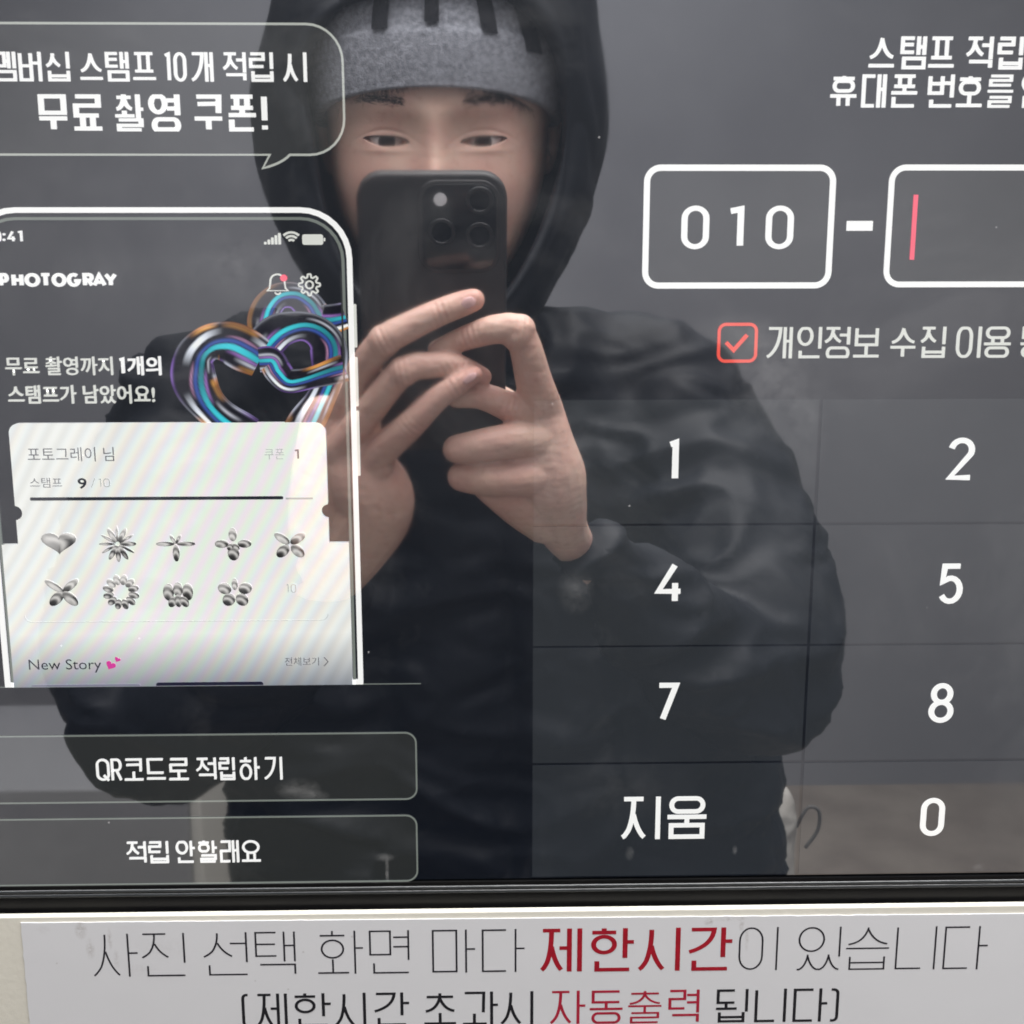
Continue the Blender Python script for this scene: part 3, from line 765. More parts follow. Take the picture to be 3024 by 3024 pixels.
def stamp(px, py, petals, heart=False):
    P = Petals(); cx, cz = S(px, py); P.c0 = cz; P.h = 60*PX
    if heart: P.blob(cx, cz + 4*PX, 51*PX, 36*PX, 0, .4, True)
    for (ang, dist, rl, rw, tone) in petals:
        a = math.radians(ang); P.blob(cx + dist*PX*math.cos(a), cz + dist*PX*math.sin(a), rl*PX, rw*PX, a, tone)
    P.build()
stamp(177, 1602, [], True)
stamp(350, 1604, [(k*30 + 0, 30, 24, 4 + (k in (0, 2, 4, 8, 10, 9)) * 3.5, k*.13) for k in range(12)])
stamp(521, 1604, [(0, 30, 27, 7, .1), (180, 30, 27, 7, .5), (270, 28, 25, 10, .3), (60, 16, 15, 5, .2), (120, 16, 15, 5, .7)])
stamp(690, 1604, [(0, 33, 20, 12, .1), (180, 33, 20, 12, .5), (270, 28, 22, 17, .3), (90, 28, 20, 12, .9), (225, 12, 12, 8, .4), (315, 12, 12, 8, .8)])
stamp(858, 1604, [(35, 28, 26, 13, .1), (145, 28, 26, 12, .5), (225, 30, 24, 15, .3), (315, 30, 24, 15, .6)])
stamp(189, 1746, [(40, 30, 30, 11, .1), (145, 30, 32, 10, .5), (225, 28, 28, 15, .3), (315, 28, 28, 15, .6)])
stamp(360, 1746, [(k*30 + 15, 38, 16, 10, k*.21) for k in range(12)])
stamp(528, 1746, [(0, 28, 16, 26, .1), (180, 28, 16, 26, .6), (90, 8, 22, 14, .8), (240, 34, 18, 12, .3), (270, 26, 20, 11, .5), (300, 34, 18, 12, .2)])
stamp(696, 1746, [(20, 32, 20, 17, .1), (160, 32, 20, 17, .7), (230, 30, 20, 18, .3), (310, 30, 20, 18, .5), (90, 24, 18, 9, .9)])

# ------------------------------------------------------------------ bezel, white panel, paper notice
TILT = math.atan(-0.0045)              # the steel front sits a hair askew of the picture
M_black = surf('black_plastic', (0.004, 0.004, 0.005), .35, .25, col2=(0.007, 0.007, 0.007), nscale=40)
M_bead = surf('bead_plastic', (0.03, 0.033, 0.036), .12, .5, bump=.25, bscale=55)
M_panel = surf('cream_powder_coat', (0.66, 0.64, 0.57), .45, .4, col2=(0.60, 0.58, 0.51), nscale=5, bump=.03, bscale=500)
PAN_Y = -0.0045
zl, zr = S(0, 2709, PAN_Y)[1], S(3024, 2673, PAN_Y)[1]
xl, xr = S(0, 2696.5, PAN_Y)[0], S(3024, 2660.5, PAN_Y)[0]
slope = (zr - zl) / (xr - xl); Zc = (zl + zr) / 2; Xc = (xl + xr) / 2
zline = lambda x, off=0.0: Zc + slope * (x - Xc) + off
def strip(mb, y0, y1, o0, o1, xa=SX0, xb=SX1, n=1):
    xs = np.linspace(xa, xb, n + 1)
    for a, b in zip(xs[:-1], xs[1:]):
        mb.add([(a, y0, zline(a, o0)), (b, y0, zline(b, o0)), (b, y1, zline(b, o0)), (a, y1, zline(a, o0)),
                (a, y0, zline(a, o1)), (b, y0, zline(b, o1)), (b, y1, zline(b, o1)), (a, y1, zline(a, o1))],
               [(0,3,2,1),(4,5,6,7),(0,1,5,4),(1,2,6,5),(2,3,7,6),(3,0,4,7)])
mb = MB(); strip(mb, -0.0006, 0.03, -0.02, 0.0074); mb.build('bezel', M_black, monitor, label='black plastic bezel under the display')
for oo, rr_ in ((0.0057, .00050), (0.0044, .00055)):
    V, Fc = [], []
    n = 160; xs = np.linspace(SX0, SX1, n + 1)
    for a, x in enumerate(xs):
        for k in range(9):
            t = math.pi * k / 8
            wob = .00005 * noise.noise((x * 60, oo * 900, 0))
            V.append((x, -0.0006 - math.sin(t) * rr_ * .8, zline(x, oo + wob) + math.cos(t) * rr_ * 1.1))
        if a:
            for k in range(8): b0 = (a - 1)*9 + k; Fc.append((b0, b0 + 1, b0 + 10, b0 + 9))
    mesh_obj('bezel_bead', V, Fc, M_bead, monitor, True, 'shiny raised bead along the bezel')

panel_t = thing('kiosk_front_panel', 'cream steel panel with a bright top edge below the black bezel', 'panel')
mb = MB(); strip(mb, PAN_Y, PAN_Y + 0.0023, -0.45, 0.0)
o = mb.build('steel_sheet', M_panel, panel_t); bevel(o, .00035, 2)
mb = MB(); strip(mb, PAN_Y + 0.0032, PAN_Y + 0.030, -0.45, -0.008); mb.build('inner_wall', M_black, panel_t)

# paper notice
m, nt, out = nt_new('notice_paper')
N, L = nt.nodes, nt.links
p = N.new('ShaderNodeBsdfPrincipled'); L.new(p.outputs[0], out.inputs[0]); p.inputs['Roughness'].default_value = .42
geo = N.new('ShaderNodeNewGeometry')
cc = []
for (a, b, rx, rz, st) in ((240, 2745, 22, 34, 1.0), (268, 2800, 16, 42, .7), (325, 2770, 9, 44, .8), (345, 2830, 12, 40, .5), (130, 2745, 30, 20, .25),
                           (2090, 2722, 14, 16, .8), (2100, 2716, 8, 24, .8), (2190, 2730, 10, 30, .8), (2205, 2770, 8, 50, .6), (2160, 2712, 60, 10, .6), (420, 2860, 60, 30, .2), (480, 2800, 90, 50, .16)):
    q = S(a, b, PAN_Y); cc.append((q[0], q[1], rx*PX, rz*PX, st))
mask = stain_mask(N, L, geo, cc, 900, .40, .72)
mx = N.new('ShaderNodeMix'); mx.data_type = 'RGBA'; mx.inputs[6].default_value = (0.61, 0.615, 0.635, 1); mx.inputs[7].default_value = (0.20, 0.16, 0.13, 1)
L.new(mask, mx.inputs[0])
# scattered specks
vo = N.new('ShaderNodeTexVoronoi'); vo.inputs['Scale'].default_value = 210; L.new(geo.outputs['Position'], vo.inputs[0])
r3 = N.new('ShaderNodeMapRange'); r3.inputs[1].default_value = .10; r3.inputs[2].default_value = .04; r3.inputs[3].default_value = 0; r3.inputs[4].default_value = .45; L.new(vo.outputs['Distance'], r3.inputs[0])
sp = N.new('ShaderNodeSeparateColor'); L.new(vo.outputs['Color'], sp.inputs[0])
gt = N.new('ShaderNodeMath'); gt.operation = 'GREATER_THAN'; gt.inputs[1].default_value = .93; L.new(sp.outputs[0], gt.inputs[0])
ml = N.new('ShaderNodeMath'); ml.operation = 'MULTIPLY'; L.new(gt.outputs[0], ml.inputs[0]); L.new(r3.outputs[0], ml.inputs[1])
mx2 = N.new('ShaderNodeMix'); mx2.data_type = 'RGBA'; L.new(mx.outputs[2], mx2.inputs[6]); mx2.inputs[7].default_value = (.22, .19, .17, 1); L.new(ml.outputs[0], mx2.inputs[0])
L.new(mx2.outputs[2], p.inputs['Base Color'])
bn_t = N.new('ShaderNodeTexNoise'); bn_t.inputs['Scale'].default_value = 30; L.new(geo.outputs['Position'], bn_t.inputs[0])
bn = N.new('ShaderNodeBump'); bn.inputs['Strength'].default_value = .06; bn.inputs['Distance'].default_value = .003; L.new(bn_t.outputs['Fac'], bn.inputs['Height']); L.new(bn.outputs[0], p.inputs['Normal'])
M_paper = m

notice = thing('paper_notice', 'worn white paper notice with thin black and bold red lettering about a time limit', 'notice')
tl, tr, bl = S(62, 2724, PAN_Y), S(3300, 2694, PAN_Y), S(89, 3024, PAN_Y)
random.seed(5)
V = []
top = []
for k in range(241):
    t = k / 240
    rough_ = .00012 * noise.noise((t * 90, 3, 0)) * (1.6 if t < .28 or .55 < t < .8 else .3)
    top.append((tl[0] + (tr[0] - tl[0]) * t, tl[1] + (tr[1] - tl[1]) * t + rough_))
left = []
for k in range(1, 61):
    t = k / 60 * 1.9
    left.append((tl[0] + (bl[0] - tl[0]) * t + .00022 * noise.noise((7, t * 14, 0)), tl[1] + (bl[1] - tl[1]) * t))
zb = left[-1][1]; xr2 = tr[0]
loop = top + [(xr2, zb)] + left[::-1]
n = len(loop); yf, yk = PAN_Y - .00035, PAN_Y - .00002
V = [(a, yf, b) for a, b in loop] + [(a, yk, b) for a, b in loop]
Fc = [tuple(range(n))[::-1]] + [(k, (k + 1) % n, n + (k + 1) % n, n + k) for k in range(n)]
mesh_obj('paper_sheet', V, Fc, M_paper, notice)
M_pblack = surf('printed_black', (0.012, 0.012, 0.016), .4)
M_pthin = surf('printed_thin_black', (0.014, 0.013, 0.02), .4)
M_pred = surf('printed_red', (0.36, 0.008, 0.022), .38, col2=(0.28, .008, .018), nscale=700)
M_pred2 = surf('printed_crimson', (0.40, 0.015, 0.045), .38, col2=(0.32, .012, .03), nscale=700)
def plines(items, mat, w, wh, dy=0.0, label=None):
    ink = Ink(yf - .00003)
    for ch, xa, xb, ya, yb in items:
        ym = (ya + yb) / 2; xm = (xa + xb) / 2
        ink.glyph(ch, S(xa, ym, yf)[0], S(xm, yb, yf)[1], S(xb, ym, yf)[0], S(xm, ya, yf)[1], w * PX, wh * PX)
    return ink.build('lettering', mat, notice, label)
def ytop(x): return 2758.5 - 23.5 * (x - 272) / 2640 - 4 * math.sin(math.pi * min(max((x - 272) / 2640, 0), 1))
def yrow(x): return 2936 - 17 * (x - 714) / 1760 - 1.0
def row(L_, fy, h): return [(c, a, b, fy((a + b) / 2), fy((a + b) / 2) + h) for c, a, b in L_]
plines(row([('사', 272, 410), ('진', 417, 547), ('선', 599, 731), ('택', 750, 873), ('화', 935, 1075), ('면', 1087, 1209), ('마', 1272, 1406), ('다', 1419, 1552),
            ('이', 2178, 2297), ('있', 2353, 2482), ('습', 2496, 2628), ('니', 2642, 2764), ('다', 2783, 2919)], ytop, 127), M_pthin, 5.8, 5.2, label='thin black lettering, upper line')
plines(row([('제', 1592, 1719), ('한', 1741, 1879), ('시', 1881, 2009), ('간', 2028, 2169)], ytop, 127), M_pred, 15.5, 12.5, label='bold red lettering')
plines(row([('(', 714, 738), ('제', 755, 849), ('한', 867, 982), ('시', 986, 1081), ('간', 1102, 1213), ('초', 1248, 1351), ('과', 1362, 1475), ('시', 1476, 1575),
            ('됩', 2110, 2209), ('니', 2226, 2322), ('다', 2339, 2447), (')', 2449, 2477)], yrow, 98), M_pblack, 9.6, 8.4, label='black lettering, lower line')
plines(row([('자', 1622, 1733), ('동', 1737, 1843), ('출', 1851, 1957), ('력', 1971, 2065)], yrow, 98), M_pred2, 9.6, 8.2, label='crimson lettering, lower line')
# ------------------------------------------------------------------ the room that the glass mirrors
def wall_mat(name, a, b):
    return surf(name, a, .8, .3, col2=b, nscale=1.1, bump=.05, bscale=300, detail=8)
M_wall = wall_mat('grey_painted_wall', (0.275, 0.275, 0.29), (0.19, 0.19, 0.205))  # mottled grey; its broad tone contrast also stands in for a lighting gradient
M_part = wall_mat('grey_partition_paint', (0.25, 0.25, 0.26), (0.20, 0.20, 0.21))
M_floor = surf('brown_vinyl_floor', (0.36, 0.31, 0.26), .5, .4, col2=(0.27, 0.225, 0.19), nscale=6)
M_ceil = surf('white_ceiling', (0.7, 0.7, 0.69), .8)
M_lit_side = surf('lit_side_paint', (0.55, 0.54, 0.50), .5)  # paler than the cabinet body: the light on its side put into the colour
M_house = surf('kiosk_housing_paint', (0.42, 0.42, 0.43), .5)
def slab(name, x0, x1, y0, y1, z0, z1, mat, label=None, cat=None, kind='structure'):
    mb = MB(); mb.box(x0, x1, y0, y1, z0, z1); o = mb.build(name, mat); tag(o, label, cat, None, kind); return o
slab('floor', -2.2, 2.4, -3.0, 0.6, -0.1, 0.0, M_floor)
slab('ceiling', -2.2, 2.4, -3.0, 0.6, 2.6, 2.7, M_ceil)
slab('wall_back', -2.2, 2.4, -2.95, -2.85, 0, 2.6, M_wall, 'grey painted wall far behind the hooded person', 'wall', None)
slab('wall_side', -2.3, -2.2, -2.95, 0.6, 0, 2.6, M_wall, 'grey side wall out of view on the left', 'wall', None)
slab('wall_side', 2.4, 2.5, -2.95, 0.6, 0, 2.6, M_wall, 'grey side wall out of view on the right', 'wall', None)
hs = thing('kiosk_housing', 'grey kiosk housing that holds the touch screen', 'kiosk')
for nm, x0, x1, z0, z1 in (('side_panel', -0.95, SX0 - .001, .02, 2.2), ('side_panel', SX1 + .001, 0.95, .02, 2.2), ('top_panel', SX0, SX1, SZ1 + .001, 2.2), ('lower_panel', SX0, SX1, .02, zline(SX0, -.452))):
    mb = MB(); mb.box(x0, x1, -0.004, 0.30, z0, z1); o = mb.build(nm, M_house, hs)

# low cabinet at the left whose pale side shows beside the jacket
cab = thing('low_cabinet', 'low grey cabinet with a pale side, at the lower left behind the jacket', 'cabinet')
q = M(572, 2540, 1.50)
zt = M(300, 2330, 1.50)[2]
mb = MB(); mb.box(-2.19, q[0] - .003, -1.86, -1.50, 0.001, zt); o = mb.build('body', M_part, cab); bevel(o, .004)
mb = MB(); mb.box(q[0] - .002, q[0] + .016, -1.862, -1.498, 0.001, zt + .002); o = mb.build('side_panel', M_lit_side, cab); bevel(o, .004)

# ------------------------------------------------------------------ the person who takes the picture (seen in the glass)
def V3(*a): return np.array(a, float)
def PR(px, py, d, r):          # a reflected pixel, its depth and a radius in pixels -> place and radius in metres
    return (*M(px, py, d), r * (SCR_D + d) / F)

def spline(P, n):
    P = np.array(P, float); out = []
    m = len(P)
    for i in range(m - 1):
        p0, p1, p2, p3 = P[max(i-1, 0)], P[i], P[i+1], P[min(i+2, m-1)]
        for t in np.linspace(0, 1, n, endpoint=False):
            out.append(.5*((2*p1) + (-p0 + p2)*t + (2*p0 - 5*p1 + 4*p2 - p3)*t*t + (-p0 + 3*p1 - 3*p2 + p3)*t**3))
    out.append(P[-1]); return np.array(out)

def limb(mb, P, n=6, sides=20):
    """closed rounded tube through (x, y, z, r) joints"""
    Q = spline(P, n)
    pts, rad = Q[:, :3], np.maximum(Q[:, 3], 1e-4)
    rings = []
    ref = None
    def frame(t, ref):
        if ref is None: ref = V3(0, 0, 1) if abs(t[2]) < .9 else V3(1, 0, 0)
        u = ref - t * ref.dot(t); u /= np.linalg.norm(u); return u, np.cross(t, u)
    T = [unit(pts[min(i+1, len(pts)-1)] - pts[max(i-1, 0)]) for i in range(len(pts))]
    u, v = frame(T[0], None)
    def ring(c, r, u, v): rings.append([c + r*(math.cos(2*math.pi*k/sides)*u + math.sin(2*math.pi*k/sides)*v) for k in range(sides)])
    for a in (80, 55, 28): ring(pts[0] - T[0]*rad[0]*math.sin(math.radians(a)), rad[0]*math.cos(math.radians(a)), u, v)
    for i in range(len(pts)):
        u, v = frame(T[i], u); ring(pts[i], rad[i], u, v)
    for a in (28, 55, 80): ring(pts[-1] + T[-1]*rad[-1]*math.sin(math.radians(a)), rad[-1]*math.cos(math.radians(a)), u, v)
    V = [p for R_ in rings for p in R_]; Fc = []
    for i in range(len(rings) - 1):
        for k in range(sides):
            k2 = (k+1) % sides; Fc.append((i*sides + k, i*sides + k2, (i+1)*sides + k2, (i+1)*sides + k))
    Fc.append(tuple(range(sides))[::-1]); Fc.append(tuple((len(rings)-1)*sides + k for k in range(sides)))
    mb.add(V, Fc)

def fuse(mb, voxel, smooth_it, fac=.6):
    o = mesh_obj('tmp', mb.v, mb.f)
    m = o.modifiers.new('r', 'REMESH'); m.mode = 'VOXEL'; m.voxel_size = voxel; m.use_smooth_shade = True
    if smooth_it:
        s = o.modifiers.new('s', 'SMOOTH'); s.factor = fac; s.iterations = smooth_it
    apply_mods(o)
    me = o.data
    co = np.zeros(len(me.vertices)*3); me.vertices.foreach_get('co', co); co = co.reshape(-1, 3)
    fs = [tuple(p.vertices) for p in me.polygons]
    bpy.data.objects.remove(o)
    return co, fs

def skin_mat(name, base, flush, dark):
    m, nt, out = nt_new(name); N = nt.nodes; L = nt.links
    p = N.new('ShaderNodeBsdfPrincipled'); L.new(p.outputs[0], out.inputs[0])
    p.inputs['Roughness'].default_value = .48; p.inputs['Specular IOR Level'].default_value = .38
    p.inputs['Subsurface Weight'].default_value = .25; p.inputs['Subsurface Radius'].default_value = (1.0, .35, .2); p.inputs['Subsurface Scale'].default_value = .005
    g = N.new('ShaderNodeNewGeometry')
    n1 = N.new('ShaderNodeTexNoise'); n1.inputs['Scale'].default_value = 42; n1.inputs['Detail'].default_value = 6; L.new(g.outputs['Position'], n1.inputs[0])
    r = N.new('ShaderNodeMapRange'); r.inputs[1].default_value = .42; r.inputs[2].default_value = .72; L.new(n1.outputs['Fac'], r.inputs[0])
    mx = N.new('ShaderNodeMix'); mx.data_type = 'RGBA'; mx.inputs[6].default_value = (*base, 1); mx.inputs[7].default_value = (*flush, 1); L.new(r.outputs[0], mx.inputs[0])
    n2 = N.new('ShaderNodeTexNoise'); n2.inputs['Scale'].default_value = 260; n2.inputs['Detail'].default_value = 4; L.new(g.outputs['Position'], n2.inputs[0])
    r2 = N.new('ShaderNodeMapRange'); r2.inputs[1].default_value = .56; r2.inputs[2].default_value = .80; r2.inputs[4].default_value = .55; L.new(n2.outputs['Fac'], r2.inputs[0])
    mx2 = N.new('ShaderNodeMix'); mx2.data_type = 'RGBA'; L.new(mx.outputs[2], mx2.inputs[6]); mx2.inputs[7].default_value = (*dark, 1); L.new(r2.outputs[0], mx2.inputs[0])
    at = N.new('ShaderNodeAttribute'); at.attribute_name = 'flush'
    mx3 = N.new('ShaderNodeMix'); mx3.data_type = 'RGBA'; L.new(at.outputs['Fac'], mx3.inputs[0]); L.new(mx2.outputs[2], mx3.inputs[6]); mx3.inputs[7].default_value = (.58, .25, .21, 1)
    L.new(mx3.outputs[2], p.inputs['Base Color'])
    b = N.new('ShaderNodeTexNoise'); b.inputs['Scale'].default_value = 700; L.new(g.outputs['Position'], b.inputs[0])
    bn = N.new('ShaderNodeBump'); bn.inputs['Strength'].default_value = .12; bn.inputs['Distance'].default_value = .0012; L.new(b.outputs['Fac'], bn.inputs['Height']); L.new(bn.outputs[0], p.inputs['Normal'])
    return m
M_skin = skin_mat('skin', (0.66, 0.455, 0.365), (0.62, 0.37, 0.305), (0.45, 0.26, 0.21))
M_nail = surf('nail', (0.68, 0.42, 0.40), .22, .6)
M_cloth = surf('black_jacket_cloth', (0.0080, 0.0095, 0.0135), .58, .24, col2=(0.0050, 0.0062, 0.0092), nscale=14, bump=.22, bscale=34, sheen=.0)
M_knit = surf('grey_knit', (0.30, 0.31, 0.345), .95, .1, col2=(0.155, 0.16, 0.18), nscale=330, bump=.45, bscale=900, sheen=.2, detail=3)
M_stripe = surf('black_stripe', (0.010, 0.010, 0.013), .9, .15, bump=.4, bscale=700)
M_hair = surf('black_hair', (0.012, 0.010, 0.010), .5, .4)
M_eyew = surf('eye_white', (0.62, 0.57, 0.55), .08, .5)
M_iris = surf('dark_iris', (0.012, 0.007, 0.005), .06, .5)
M_trous = surf('black_trousers_cloth', (0.02, 0.02, 0.024), .85, .3, bump=.4, bscale=30)
M_shoe = surf('black_shoe', (0.02, 0.02, 0.02), .5, .4)

person = thing('person', 'person in a black hooded jacket and grey beanie, photographing the screen with a black phone', 'person')

# head ---------------------------------------------------------------
EYE = M(1284, 415, .528)
PITCH = math.radians(9)
zt_ = np.array([-.122, -.117, -.105, -.085, -.06, -.03, 0, .04, .08, .108, .122, .128])
wt_ = np.array([.006, .021, .038, .0545, .067, .0750, .0770, .0775, .069, .047, .022, .004])
ft_ = np.array([-.020, -.008, .001, .003, .003, .003, .0, -.002, -.018, -.045, -.068, -.085])
bt_ = np.array([.000, .010, .020, .030, .045, .070, .090, .102, .095, .065, .035, .006])     # depth behind the centre line
def sm_interp(z, xs, ys):
    # smooth (monotone-ish) interpolation
    d = np.gradient(ys, xs)
    k = np.clip(np.searchsorted(xs, z) - 1, 0, len(xs) - 2)
    h = xs[k+1] - xs[k]; t = np.clip((z - xs[k]) / h, 0, 1)
    return (2*t**3 - 3*t**2 + 1)*ys[k] + (t**3 - 2*t**2 + t)*h*d[k] + (-2*t**3 + 3*t**2)*ys[k+1] + (t**3 - t**2)*h*d[k+1]
G = lambda u, s: np.exp(-.5*(u/s)**2)
EX, EZ = .0318, -.0005
def almond(x, z):
    """signed amount inside the eye opening (>0 inside), for either eye"""
    u = (np.abs(x) - EX); v = z - EZ - .06*u
    s = np.clip(1 - (u/.0148)**2, 0, None)
    up = .0027*s**.55 * (1 - .18*np.sign(u)*np.abs(u)/.0148); lo = -.0037*s**.85
    return np.where((np.abs(u) < .0148), np.minimum(up - v, v - lo), -1)
def head_surface(phi, z, off=0.0, feat=True):
    """phi 0 = straight ahead; returns local x, y (forward), z"""
    w = sm_interp(z, zt_, wt_) + off; f = sm_interp(z, zt_, ft_); b = sm_interp(z, zt_, bt_)
    cyl = -.082
    bf = np.maximum(f - cyl, .002) + off; bb = b + off
    c, s = np.cos(phi), np.sin(phi)
    e = 2/2.35
    x = w*np.sign(s)*np.abs(s)**e
    y = np.where(c > 0, bf*np.abs(c)**e, -bb*np.abs(c)**1.0) + cyl
    if feat:
        fr = np.clip((c - .15)/.25, 0, 1); fr = fr*fr*(3 - 2*fr)
        ax = np.abs(x)
        d = .0040*G(ax - .030, .017)*G(z - .021, .0065) + .0022*G(x, .012)*G(z - .018, .012)
        d += -.0075*G(ax - .0265, .0125)*G(z - .003, .0105)
        d += .0062*G(ax - .032, .0130)*G(z - .001, .0092)
        d += -.0009*G(ax - .033, .012)*G(z - .0060 + 16*(ax-.032)**2, .0009)          # lid crease
        d += .0008*G(ax - .031, .012)*G(z + .0066, .0016)
        nh = np.interp(z, [-.060, -.054, -.049, -.042, -.03, -.01, .008, .03], [0, .004, .014, .021, .0155, .0085, .0048, .0])
        ns = np.interp(z, [-.06, -.045, -.03, -.005, .02], [.0085, .0085, .0065, .0060, .0085])
        d += nh*G(x, ns)
        d += .0085*G(ax - .0125, .0048)*G(z + .047, .0058)
        d += .0035*G(ax - .046, .018)*G(z + .030, .018)
        d += -.0025*G(ax - .028, .010)*G(z + .058, .012)
        d += .0050*G(x, .019)*G(z + .069, .0040)*1.0 + .0060*G(x, .016)*G(z + .080, .0048) - .0030*G(x, .024)*G(z + .0745, .0014)
        d += .0050*G(x, .018)*G(z + .104, .010)
        am = almond(x, z)
        d -= .0075*np.clip((am + .0002)/.0006, 0, 1)
        y = y + d*fr
    return x, y, z
cP, sP = math.cos(PITCH), math.sin(PITCH)
def h2w(x, y, z):
    """head space -> world: y forward is towards the glass, chin tipped down"""
    x, y, z = np.asarray(x), np.asarray(y), np.asarray(z)
    yy = y*cP - z*(-sP) * -1.0 if False else y*cP + z*sP
    zz_ = z*cP - y*sP
    return np.stack([EYE[0] + x, EYE[1] + yy, EYE[2] + zz_], -1)
def head_mesh():
    nz, na = 380, 520
    zs = np.interp(np.linspace(0, 1, nz), [0, .15, .40, .56, .75, 1], [-.1215, -.085, -.015, .015, .05, .1275])
    tt = np.linspace(-1, 1, na, endpoint=False)
    ph = np.sign(tt)*np.interp(np.abs(tt), [0, .72, 1], [0, 1.25, math.pi])
    Z, PH = np.meshgrid(zs, ph, indexing='ij')
    x, y, z = head_surface(PH, Z)
    P = h2w(x, y, z).reshape(-1, 3)
    Fc = []
    for i in range(nz - 1):
        b = i*na
        Fc += [(b + k, b + (k+1) % na, b + na + (k+1) % na, b + na + k) for k in range(na)]
    Fc.append(tuple(range(na))[::-1]); Fc.append(tuple((nz-1)*na + k for k in range(na)))
    return P, Fc
BV, BF = [], []
def add_body(co, fs):
    b = sum(len(v) for v in BV); BV.append(np.array(co)); BF.extend([tuple(i + b for i in f) for f in fs])
add_body(*head_mesh())
# ears
for s_ in (-1, 1):
    mb = MB(); L_ = [(.0735, -.085, .012, .006), (.080, -.092, .018, .006), (.083, -.098, .008, .0055), (.081, -.097, -.012, .0055), (.076, -.088, -.026, .006), (.073, -.083, -.02, .007)]
    limb(mb, [(*h2w(s_*a, b, c), r) for a, b, c, r in L_]); mb.v = [tuple(p) for p in mb.v]; add_body(mb.v, mb.f)

# hands and forearms --------------------------------------------------
mb = MB()
fg = lambda L_, n=6: limb(mb, [PR(*q) for q in L_], n, 18)
# hand on the left of the reflection
fg([(1000, 1215, .356, 46), (1060, 1105, .345, 46), (1133, 1010, .331, 46), (1215, 962, .329, 43), (1300, 922, .330, 40), (1360, 899, .331, 38), (1398, 886, .332, 34)])
fg([(1000, 1330, .352, 50), (1090, 1215, .340, 46), (1190, 1098, .329, 43), (1275, 1078, .329, 40), (1350, 1082, .331, 37), (1425, 1112, .335, 28)])
fg([(1085, 1370, .350, 52), (1150, 1310, .340, 48), (1217, 1250, .330, 44), (1285, 1182, .326, 38), (1345, 1140, .324, 33), (1402, 1106, .325, 26)])
fg([(1020, 1240, .362, 80), (1070, 1400, .360, 115), (1105, 1500, .364, 120), (1000, 1655, .382, 112), (880, 1810, .425, 72), (750, 1940, .475, 58)])
fg([(960, 1230, .365, 70), (960, 1400, .368, 100), (960, 1550, .376, 110)])
fg([(1040, 1480, .385, 60), (1040, 1330, .388, 50), (1090, 1220, .388, 42), (1150, 1150, .386, 36)])       # thumb on the phone's front
fg([(1010, 1440, .362, 48), (1100, 1350, .352, 40), (1180, 1300, .350, 34)])
# hand on the right
fg([(1600, 1215, .352, 66), (1578, 1130, .341, 56), (1535, 985, .330, 46), (1470, 972, .329, 44), (1400, 990, .332, 39), (1345, 1010, .335, 34), (1290, 1032, .338, 28)])
fg([(1570, 1235, .352, 60), (1500, 1200, .340, 46), (1420, 1170, .337, 40), (1350, 1172, .338, 34)])
fg([(1610, 1300, .350, 62), (1520, 1300, .337, 55), (1430, 1314, .333, 51), (1350, 1326, .334, 44)])
fg([(1535, 975, .3295, 49), (1528, 990, .329, 50)])
fg([(1133, 1008, .3305, 50), (1145, 1000, .330, 48)])
fg([(1190, 1098, .3285, 47), (1202, 1092, .328, 45)])
fg([(1530, 1362, .343, 46), (1620, 1360, .350, 70)])
fg([(1090, 1290, .352, 40), (1070, 1180, .352, 46)])
fg([(1120, 1385, .347, 40), (1060, 1320, .352, 60)])
fg([(1610, 1400, .350, 66), (1520, 1410, .340, 57), (1440, 1414, .337, 54), (1366, 1408, .340, 46)])
fg([(1588, 1205, .354, 76), (1600, 1310, .355, 98), (1622, 1410, .358, 112), (1645, 1490, .366, 92), (1668, 1570, .382, 74), (1745, 1665, .425, 55), (1890, 1820, .475, 52)])
fg([(1440, 1446, .345, 40), (1530, 1490, .355, 66), (1610, 1540, .37, 70)])
fg([(1600, 1350, .385, 60), (1540, 1230, .388, 46), (1470, 1170, .387, 38)])
co, fs = fuse(mb, .00092, 7, .5)
# knuckle folds, tendons and pores: fine relief
for i in range(len(co)):
    p = co[i]; q = Vector((p[0]*95, p[1]*95, p[2]*150))
    co[i, 1] += .00075*(noise.noise(q*.55)) + .00028*noise.noise(q*2.3) - .0002*abs(noise.noise(Vector((p[0]*60, p[2]*420, 0))))
JOINTS = [((1133, 1006, .330), (1215, 962, .329)), ((1300, 921, .330), (1360, 899, .331)), ((1190, 1096, .329), (1275, 1078, .329)), ((1350, 1082, .331), (1425, 1112, .335)),
          ((1217, 1250, .330), (1285, 1182, .326)), ((1345, 1140, .324), (1402, 1106, .325)), ((1535, 982, .330), (1470, 972, .329)), ((1400, 990, .332), (1345, 1010, .335)), ((1500, 1200, .340), (1420, 1170, .337))]
for a, b in JOINTS:
    K, Q = M(*a), M(*b); t = unit(Q - K)
    w_ = (co - K) @ t; dist = np.linalg.norm((co - K) - np.outer(w_, t), axis=1)
    m = (np.abs(w_) < .008) & (dist < .013) & (co[:, 1] > K[1] - .002)
    co[m, 1] += .00032*np.cos(w_[m]*2*math.pi/.0031)*np.exp(-.5*(w_[m]/.0036)**2)
add_body(co, fs)
